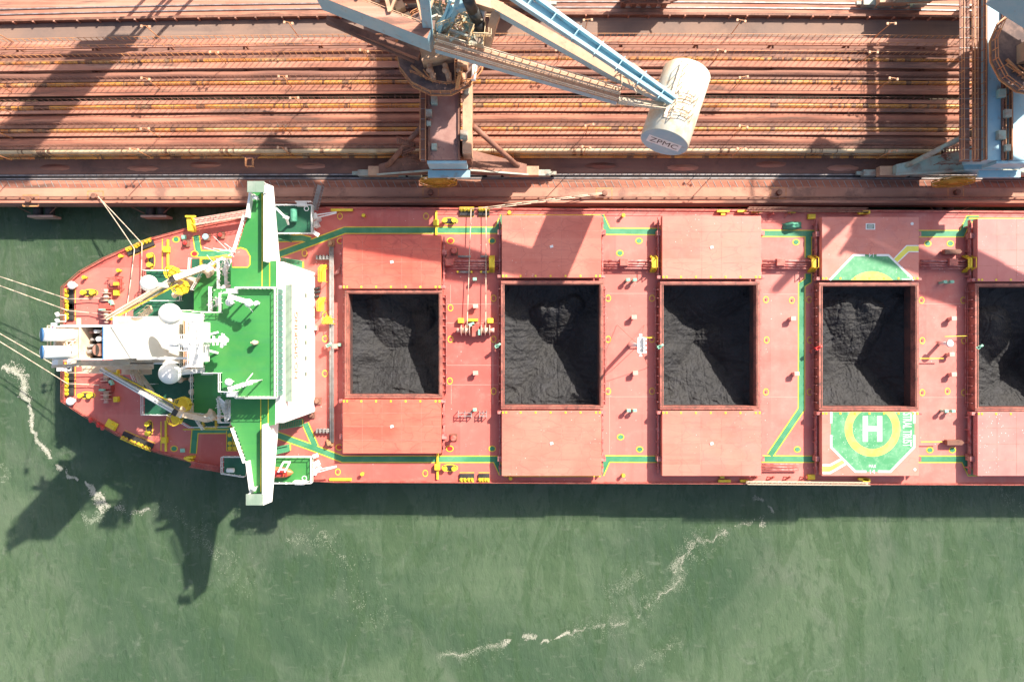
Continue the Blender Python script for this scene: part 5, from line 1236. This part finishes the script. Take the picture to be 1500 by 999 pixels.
# side platforms abreast the bridge front
for s,pts,rm in ((1,[(400,302),(459,302),(459,343),(400,343)],0),(-1,[(400,668),(458,668),(458,706),(400,706)],0)):
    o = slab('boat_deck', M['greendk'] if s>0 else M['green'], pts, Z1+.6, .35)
    c = MB(); c.rail([W(x,y,Z1+.6) for x,y in pts],1.1,.9,.085,closed=True); c.bar(W(pts[1][0],340 if s>0 else 669,Z1+.7),W(pts[1][0]+8,345 if s>0 else 666,Z1+.3),.6,.3); c.build('boat_deck_railing', M['white'], o)
    for q_ in range(3): 
        c = MB(); e = W(405+q_*24,306 if s>0 else 702,DZ); c.bar(e,e+Vector((0,0,3.3)),.25); c.build('boat_deck_post', M['white'], o)
    c = MB(); 
    a_ = W(404,305,14) if s>0 else W(404,672,14); 
    if s>0: c.bar(a_,a_+Vector((1.7,-1.6,.2)),.3,.35); c.bar(a_+Vector((1.7,-1.6,.2)),a_+Vector((1.3,-2.2,-2)),.3); c.bar(a_+Vector((1.2,-1.3,0)),a_+Vector((2.0,-1.6,0)),.5)
    else: 
        for k in (0,1.0): c.bar(a_+Vector((1.2+k,-.5,0)),a_+Vector((.5+k,-2.0,.4)),.25); 
        c.bar(a_+Vector((1.2,-.5,0)),a_+Vector((2.3,-.5,0)),.25); c.bar(a_+Vector((.7,-1.6,.2)),a_+Vector((1.8,-1.6,.2)),.25)
    c.build('boat_davit', M['white'], o,.03)
    c = MB(); e = W(443,300,Z1+.6) if s>0 else W(440,706,Z1+.6); c.cbox(e,1.5,.7,.5); c.ring((e.x+.9,e.y-.8*s),.3,.4,Z1+1.4,Z1+1.5,12); c.rail([e+Vector((-.8,.3,0)),e+Vector((1.6,.3,0))],1.1,.5,.09); c.build('raft_cradle', M['white'], o)
    # inclined ladders
    c = MB()
    for (x0,y0,x1,y1) in (((405,345,427,350),(412,383,444,388)) if s>0 else ((408,624,444,618),(403,660,425,655))): c.stair(W(x0,y0,Z1+.3),W(x1,y1,DZ+.2),1.0,14,.1)
    c.build('inclined_ladder', M['walk'], ship)
    for (x,y) in (((426,350),(444,388)) if s>0 else ((443,618),(425,655))):
        e = D(x,y); MB().cbox(e,.3,1.05,.4).build('ladder_foot', M['yellow'], ship)
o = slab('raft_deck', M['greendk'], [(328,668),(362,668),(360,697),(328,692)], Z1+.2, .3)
c = MB(); c.rail([W(x,y,Z1+.2) for x,y in ((362,668),(328,668),(328,692),(360,697))],1.1,.8,.08); c.build('raft_deck_railing', M['white'], o)
# yellow tank grid
for (x,y) in ((337,637),(337,649),(337,656),(345,649),(345,656),(353,656)):
    p = D(x,y); MB().ring((p.x,p.y),.01,.34,DZ+.03,DZ+.2,16).build('tank_cap', M['yellow'], ship)
gl2 = MB()
for ln in ([(332,631),(332,660),(356,660)],[(341,633),(341,660)]): gl2.ribbon([D(*p) for p in ln],.12,DZ+.037)
gl2.build('tank_cap_border', M['yellow'], ship)
a = MB(); a.prism([D(*p).xy for p in ((333,634),(340,634),(340,659),(333,659))],DZ+.003,DZ+.03); a.prism([D(*p).xy for p in ((342,634),(350,634),(356,659),(342,659))],DZ+.003,DZ+.03); a.build('tank_cap_panel', M['walk'], ship)
c = D(165,622); a = MB(); a.cbox(c+Vector((0,0,.2)),1.9,1.3,.12,-.5); a.cbox(c+Vector((.3,-.3,.3)),.8,.7,.4,-.5); a.build('pilot_platform', M['yellow'], ship)
for q_ in ((146,620),(152,624),(135,613)): 
    p = D(*q_); a = MB(); a.tube(p+Vector((0,0,.5)),p+Vector((.35,-.35,.9)),.3,12); a.build('lifebuoy_light', M['redbright'], ship)
# antenna wires on wing aft side
a = MB()
for k in range(7):
    e = W(343+random.uniform(-4,6),370+random.uniform(-4,8),25); a.bar(e,e+Vector((random.uniform(-2.4,1.2),random.uniform(-.6,1.0),random.uniform(0,1))),.07)
e = W(343,376,24); a.bar(e,e+Vector((-2.9,.9,3)),.06); a.bar(e,e+Vector((-1.6,2.4,3)),.06); a.build('whip_antenna', M['white'], ship)

# ---- cargo gear lying loose / separately movable
def tarp(px,py,lab,L,Wd,rot):
    c = D(px,py,DZ+.05); R_ = Matrix.Rotation(rot,3,'Z'); vs=[]; n1,n2=18,10
    for i_ in range(n1+1):
        for j_ in range(n2+1):
            u,v = i_/n1*2-1, j_/n2*2-1; h = 1.2*(1-abs(u)**3)*(1-abs(v)**3)*(1+.35*noise.noise(Vector((u*2.3+px,v*2,1))))
            k = 1-.25*abs(noise.noise(Vector((u*3+px,v*3,5)))) ; vs.append(c+R_@Vector((u*L/2*k,v*Wd/2*k*(1-.3*abs(u)),h)))
    a = MB(); a.add(vs,[(i_*(n2+1)+j_,(i_+1)*(n2+1)+j_,(i_+1)*(n2+1)+j_+1,i_*(n2+1)+j_+1) for i_ in range(n1) for j_ in range(n2)],True)
    return tag(a.build('tarpaulin_cover', M['tarp']), lab, 'tarpaulin')
tarp(1160,331,'green tarpaulin bundle on the deck between the third and fourth hatches',3.2,1.5,.1)
c = W(432,316,Z1+.6); a = MB(); a.tube(c+Vector((0,-1.1,.6)),c+Vector((0,.9,.6)),.55,14); tag(a.build('covered_raft', M['tarp'], None,.1), 'green covered cylinder raft on the dark green platform beside the quay', 'life raft')
# rescue boat
t = thing('rescue_boat', 'bright orange rescue boat stowed beneath the lower bridge wing', 'boat', W(415,692,Z1+.6))
L0 = W(395,692,Z1+1.4); prof=[(0,.55),(.8,.8),(2,.85),(3,.8),(3.8,.5),(4.3,.08)]; vs=[];n=14
for x,r in prof:
    vs += [L0+Vector((x-.6,math.cos(2*math.pi*k/n)*r,math.sin(2*math.pi*k/n)*r*.75)) for k in range(n)]
a = MB(); a.add(vs,[(j*n+k,j*n+(k+1)%n,(j+1)*n+(k+1)%n,(j+1)*n+k) for j in range(5) for k in range(n)],True); a.build('hull', M['lifeo'], t)
a = MB(); a.cbox(L0+Vector((1.5,0,.4)),1.7,1.0,.5); a.cbox(L0+Vector((2.8,0,.35)),.2,1.1,.5); a.build('canopy', M['redbright'], t,.1)
c = W(339,688,Z1+.4); a = MB(); a.tube(c+Vector((-.55,0,.4)),c+Vector((.6,0,.4)),.36,16); tag(a.build('life_raft_canister', M['white'],None,.08),'white life raft canister on the small green platform aft of the lower wing','life raft')
# gangways
def gangway(lab, a_, b_, w_, m, z0, z1):
    p,q_ = W(*a_,z0),W(*b_,z1); t = thing('accommodation_ladder', lab, 'gangway', p); d_ = (q_-p).normalized(); nn = Vector((-d_.y,d_.x,0))*w_/2
    a = MB(); a.bar(p,q_,w_,.12); a.build('tread_plate', M[m], t)
    a = MB()
    for k in (-1,1): a.rail([p+nn*k,q_+nn*k],.8,.8,.07)
    L_ = (q_-p).length; n_ = int(L_/.5)
    for k in range(n_): c_ = p.lerp(q_,k/n_)+Vector((0,0,.08)); a.bar(c_-nn,c_+nn,.1,.06)
    a.build('handrail', M[m] if m != 'cream' else M['rope'], t)
gangway('long pale gangway stowed along the quay side of the deck at the third hatch',(1095,307.5),(1268,309),.6,'rust',8.9,8.9)
gangway('long cream gangway stowed along the water side of the deck at the helideck',(1093,706),(1271,707.5),.42,'cream',8.9,8.9)
gangway('weathered gangway stowed along the stern on the quay side by the yellow davit',(287,326),(364,313.5),.95,'pinkbox',9.8,9.8)
gangway('reddish gangway folded along the stern on the water side below the wing',(281,679),(330,687),.8,'red',9.4,9.4)
a = MB(); e = D(284,332); a.cbox(e+Vector((0,.2,0)),.7,2.3,1.7,.1); a.bar(e+Vector((-.5,1.3,1.9)),e+Vector((1.2,1.3,1.9)),.3); a.build('ladder_davit', M['yellow'], ship,.05)
a = MB(); e = D(279,672); a.cbox(e,1.4,.4,1.0,-.5); a.cbox(e+Vector((.4,.4,0)),1.0,.4,1.2); a.build('ladder_davit', M['yellow'], ship,.05)
for x in (1262,): 
    for y in (313,701): a = MB(); a.bar(D(x-5,y,DZ+1),D(x+10,y-2 if y<400 else y+2,DZ+1),.4); a.cbox(D(x+2,y),1.2,.5,1.2); a.build('ladder_davit', M['yellow'], ship,.04)
# shore gangway (brown grated) from quay to ship near bridge
t = thing('shore_gangway','short brown grated gangway from the quay to the ship beside the bridge wing','gangway',W(466,274,8))
a = MB(); p,q_ = W(470,272,9.5),W(461,308,9.5); a.bar(p,q_,1.1,.15); a.build('tread_plate', M['grey'], t)
a = MB(); 
for k in (-.55,.55): a.rail([p+Vector((k,0,0)),q_+Vector((k,0,0))],1,.5,.07)
a.build('handrail', M['rust'], t)

# ------------------------------------------------------------------ mooring ropes
def rope(pts, lab, sag=.4, r=.075, grp='mooring ropes of the ship'):
    a = MB()
    for p,q_ in zip(pts,pts[1:]):
        L_ = (q_-p).length; n_ = max(2,int(L_/2.5)); pr = p
        for k in range(1,n_+1):
            u = k/n_; c_ = p.lerp(q_,u)-Vector((0,0,sag*4*u*(1-u)*(1 if L_>12 else .3))); a.tube(pr,c_,r,6); pr = c_
    return tag(a.build('mooring_rope', M['rope']), lab, 'rope', grp)
bq = W(143,288,QZ+.6)
rope([bq+Vector((.1,0,0)),D(197,365,9),D(178,500,9.3)],'pale rope from the quay bollard to the aft angled fairlead and the stern winch',.2)
rope([bq,D(208,357,9),D(206,428,9.0)],'pale rope from the quay bollard to the second angled fairlead on the stern',.2)
fb = W(-370,288,QZ+.6)
rope([fb,D(99,438,9),D(158,437,9)],'uppermost of the four stern lines running left over the water',1.0)
rope([fb+Vector((0,-.3,0)),D(99,455,9),D(158,461,9)],'second from the top of the four stern lines running left',1.4)
rope([fb+Vector((.3,0,0)),D(99,546,9),D(158,547,9)],'third from the top of the four stern lines running left',1.0)
rope([fb+Vector((.3,-.3,0)),D(99,562,9),D(158,565,9)],'lowest of the four stern lines running left over the water',1.4)
sb_ = W(885,284,QZ+.6)
rope([sb_,D(712,306.5,9),D(711.5,482,9.2)],'pale spring rope from the quay to the right drum of the midship winch',.1)
rope([sb_+Vector((0,.2,0)),D(690,306.5,9),D(684,482,9.2)],'pale spring rope from the quay to the left drum of the midship winch',.1)

# ------------------------------------------------------------------ coal in the holds
labs = ['coal heap in the first hold beside the bridge with a lit ridge at its right','coal heap in the second hold with a lumpy lit outcrop near the top','coal heap in the middle hold with lattice shadows over its left slope','coal heap in the fourth hold between the two helideck covers','dark coal heap in the hold cut by the right picture edge']
pits = [(592,490,6.2),(815,500,6.3),(1030,490,6.4),(1262,520,6.2),(1500,540,6.4)]
MND = [[(629,466,6.9,.95),(560,440,7.2,.5)],[(792,450,6.6,.85),(806,452,6.3,.7),(822,450,6.6,.8),(838,440,6.9,1.0)],[(1050,488,3.6,.45)],[(1225,446,7.3,.42),(1262,447,7.2,.5),(1300,440,7.0,.6)],[(1438,470,7.2,.55)]]
for i,(xa,xb,yl_,yh_) in enumerate(OP):
    cx,cy = W(pits[i][0],pits[i][1],4).xy; dep = pits[i][2]
    e = 1.1; X0,X1,Y0,Y1 = xa-e,xb+e,yl_-e,yh_+e; nx,ny = 170,200; vs=[]
    for a in range(nx+1):
        for b in range(ny+1):
            x = X0+(X1-X0)*a/nx; y = Y0+(Y1-Y0)*b/ny
            wx = x+.9*noise.noise(Vector((x*.25,y*.25,i*9))); wy = y+.9*noise.noise(Vector((x*.25,y*.25,i*9+4)))
            dx = (cx-wx)/(cx-X0) if wx < cx else (wx-cx)/(X1-cx)
            dy = (cy-wy)/(cy-Y0) if wy < cy else (wy-cy)/(Y1-cy)
            x_, y_ = x*1.0, y*1.0
            r = max(dx,dy); r = min(1,max(0,r))
            z = 7.5-dep*(1-r)**1.0
            for (mpx,mpy,zp,sl_) in MND[i]:
                ox,oy = W(mpx,mpy,4).xy; dd = math.hypot(wx-ox,wy-oy); z = max(z, zp-sl_*dd)
            z -= .5*max(0,noise.noise(Vector((x*.16+5,y*.4,i*3.3))))
            rid = 1-abs(noise.noise(Vector((x*.5,y*.9,i*2.2)))*2)
            z += .16*rid*(.3+r)+.10*noise.noise(Vector((x*1.7,y*1.7,i)))+.04*noise.noise(Vector((x*4.5,y*4.5,i)))
            z += .17*noise.noise(Vector((x*3.1,y*2.4,i+20)))*max(0,noise.noise(Vector((x*.2,y*.2,i+30)))+.35)
            tr = noise.noise(Vector((x*.12+3,y*.22,i*5.5)))*3; z += .13*((tr%1)-.5)
            gx = (x+.25*noise.noise(Vector((x*.3,y*.3,2))))%3.1; z -= .10*max(0,1-abs(gx-1.5)/.18)
            # slumps along the lower edge
            z += .5*max(0,1-abs(dy-.86)/.1)*max(0,noise.noise(Vector((x*.8,y*2.0,i+7)))+.2) if wy < cy else 0
            vs.append((x,y,min(z,DZ-.15)))
    a = MB(); k = ny+1; a.add(vs,[(p_*k+q_,(p_+1)*k+q_,(p_+1)*k+q_+1,p_*k+q_+1) for p_ in range(nx) for q_ in range(ny)],True)
    tag(a.build('coal_heap', M['coal']), labs[i], 'coal', 'coal cargo in the open holds')

# ------------------------------------------------------------------ foam on the water
def foam(paths, m, name, seed):
    random.seed(seed); a = MB(); z0 = .02
    for pts,wd,den,sz in paths:
        P_ = [W(x,y,0) for x,y in pts]
        for p,q_ in zip(P_,P_[1:]):
            L_ = (q_-p).length; nn = Vector((-(q_-p).y,(q_-p).x,0)).normalized()
            for k in range(int(L_*den*(2.2 if seed == 3 else 3.2))):
                u = random.random(); c_ = p.lerp(q_,u)
                c_ += nn*random.gauss(0,wd)*(.3+abs(noise.noise(c_*.15))*2.2) + nn*(noise.noise(c_*.2)*1.8+noise.noise(c_*.9)*.5)
                if noise.noise(c_*.5+Vector((0,0,seed))) < -.18: continue
                s_ = sz*random.uniform(.25,.85); ang = random.random()*6.28; nv = 6; st_ = random.uniform(.35,.9)
                vs = []
                for j in range(nv):
                    t_ = 2*math.pi*j/nv; r_ = s_*random.uniform(.6,1.2); v = Vector((math.cos(t_)*r_,math.sin(t_)*r_*st_,0)); v.rotate(Matrix.Rotation(ang,3,'Z').to_euler()); vs.append((c_.x+v.x,c_.y+v.y,z0+random.random()*.02))
                a.add(vs,[tuple(range(nv))])
    return tag(a.build(name, m), 'pale broken foam drifting in streaks on the green water', 'foam', None, 'stuff')
foam([([(5,533),(22,541),(36,565),(38,600),(45,622),(60,648),(80,672),(105,692),(128,715)],.30,55,.16),([(12,536),(34,548),(38,590)],.8,40,.16),([(128,715),(142,735),(150,752)],.6,70,.17),([(128,708),(150,728),(165,738)],.3,50,.14),([(168,742),(185,748),(225,747)],.3,40,.12),
 ([(1108,722),(1120,732),(1132,748),(1141,757)],.22,50,.1),([(1128,757),(1085,768),(1060,782)],.45,50,.11),([(835,938),(815,938),(790,932),(765,936),(735,945)],.35,70,.11),([(1030,792),(1002,812),(985,838)],.6,40,.1),([(1060,782),(1010,806),(992,845),(960,882),(930,903),(885,920),(838,938)],.22,26,.085),([(735,945),(690,954),(650,962)],.25,26,.08)], M['foam'], 'sea_foam', 3)
foam([([(150,752),(140,765),(125,770)],.8,30,.16),([(225,747),(270,760),(300,790),(340,830)],1.2,10,.14),([(1060,782),(1010,808),(985,850),(955,885),(925,905),(880,925),(835,940)],1.2,30,.10),([(890,880),(925,850),(935,835)],1.8,40,.10),([(985,820),(1000,835),(980,860)],1.6,45,.10),([(735,945),(690,955),(640,965)],1.0,30,.10),([(1000,940),(960,970),(930,990)],1.0,25,.1),
 ([(440,780),(480,790),(520,830)],1.8,8,.15),([(500,850),(540,880),(560,920)],2.2,7,.15),([(0,680),(15,700)],.7,20,.15),([(420,790),(470,775),(490,790)],.9,16,.14),([(1340,715),(1400,712)],1.2,16,.14),([(1460,705),(1499,745)],1.4,14,.14),([(300,770),(330,820),(370,870)],1.5,8,.13)], M['foamthin'], 'thin_sea_foam', 5)
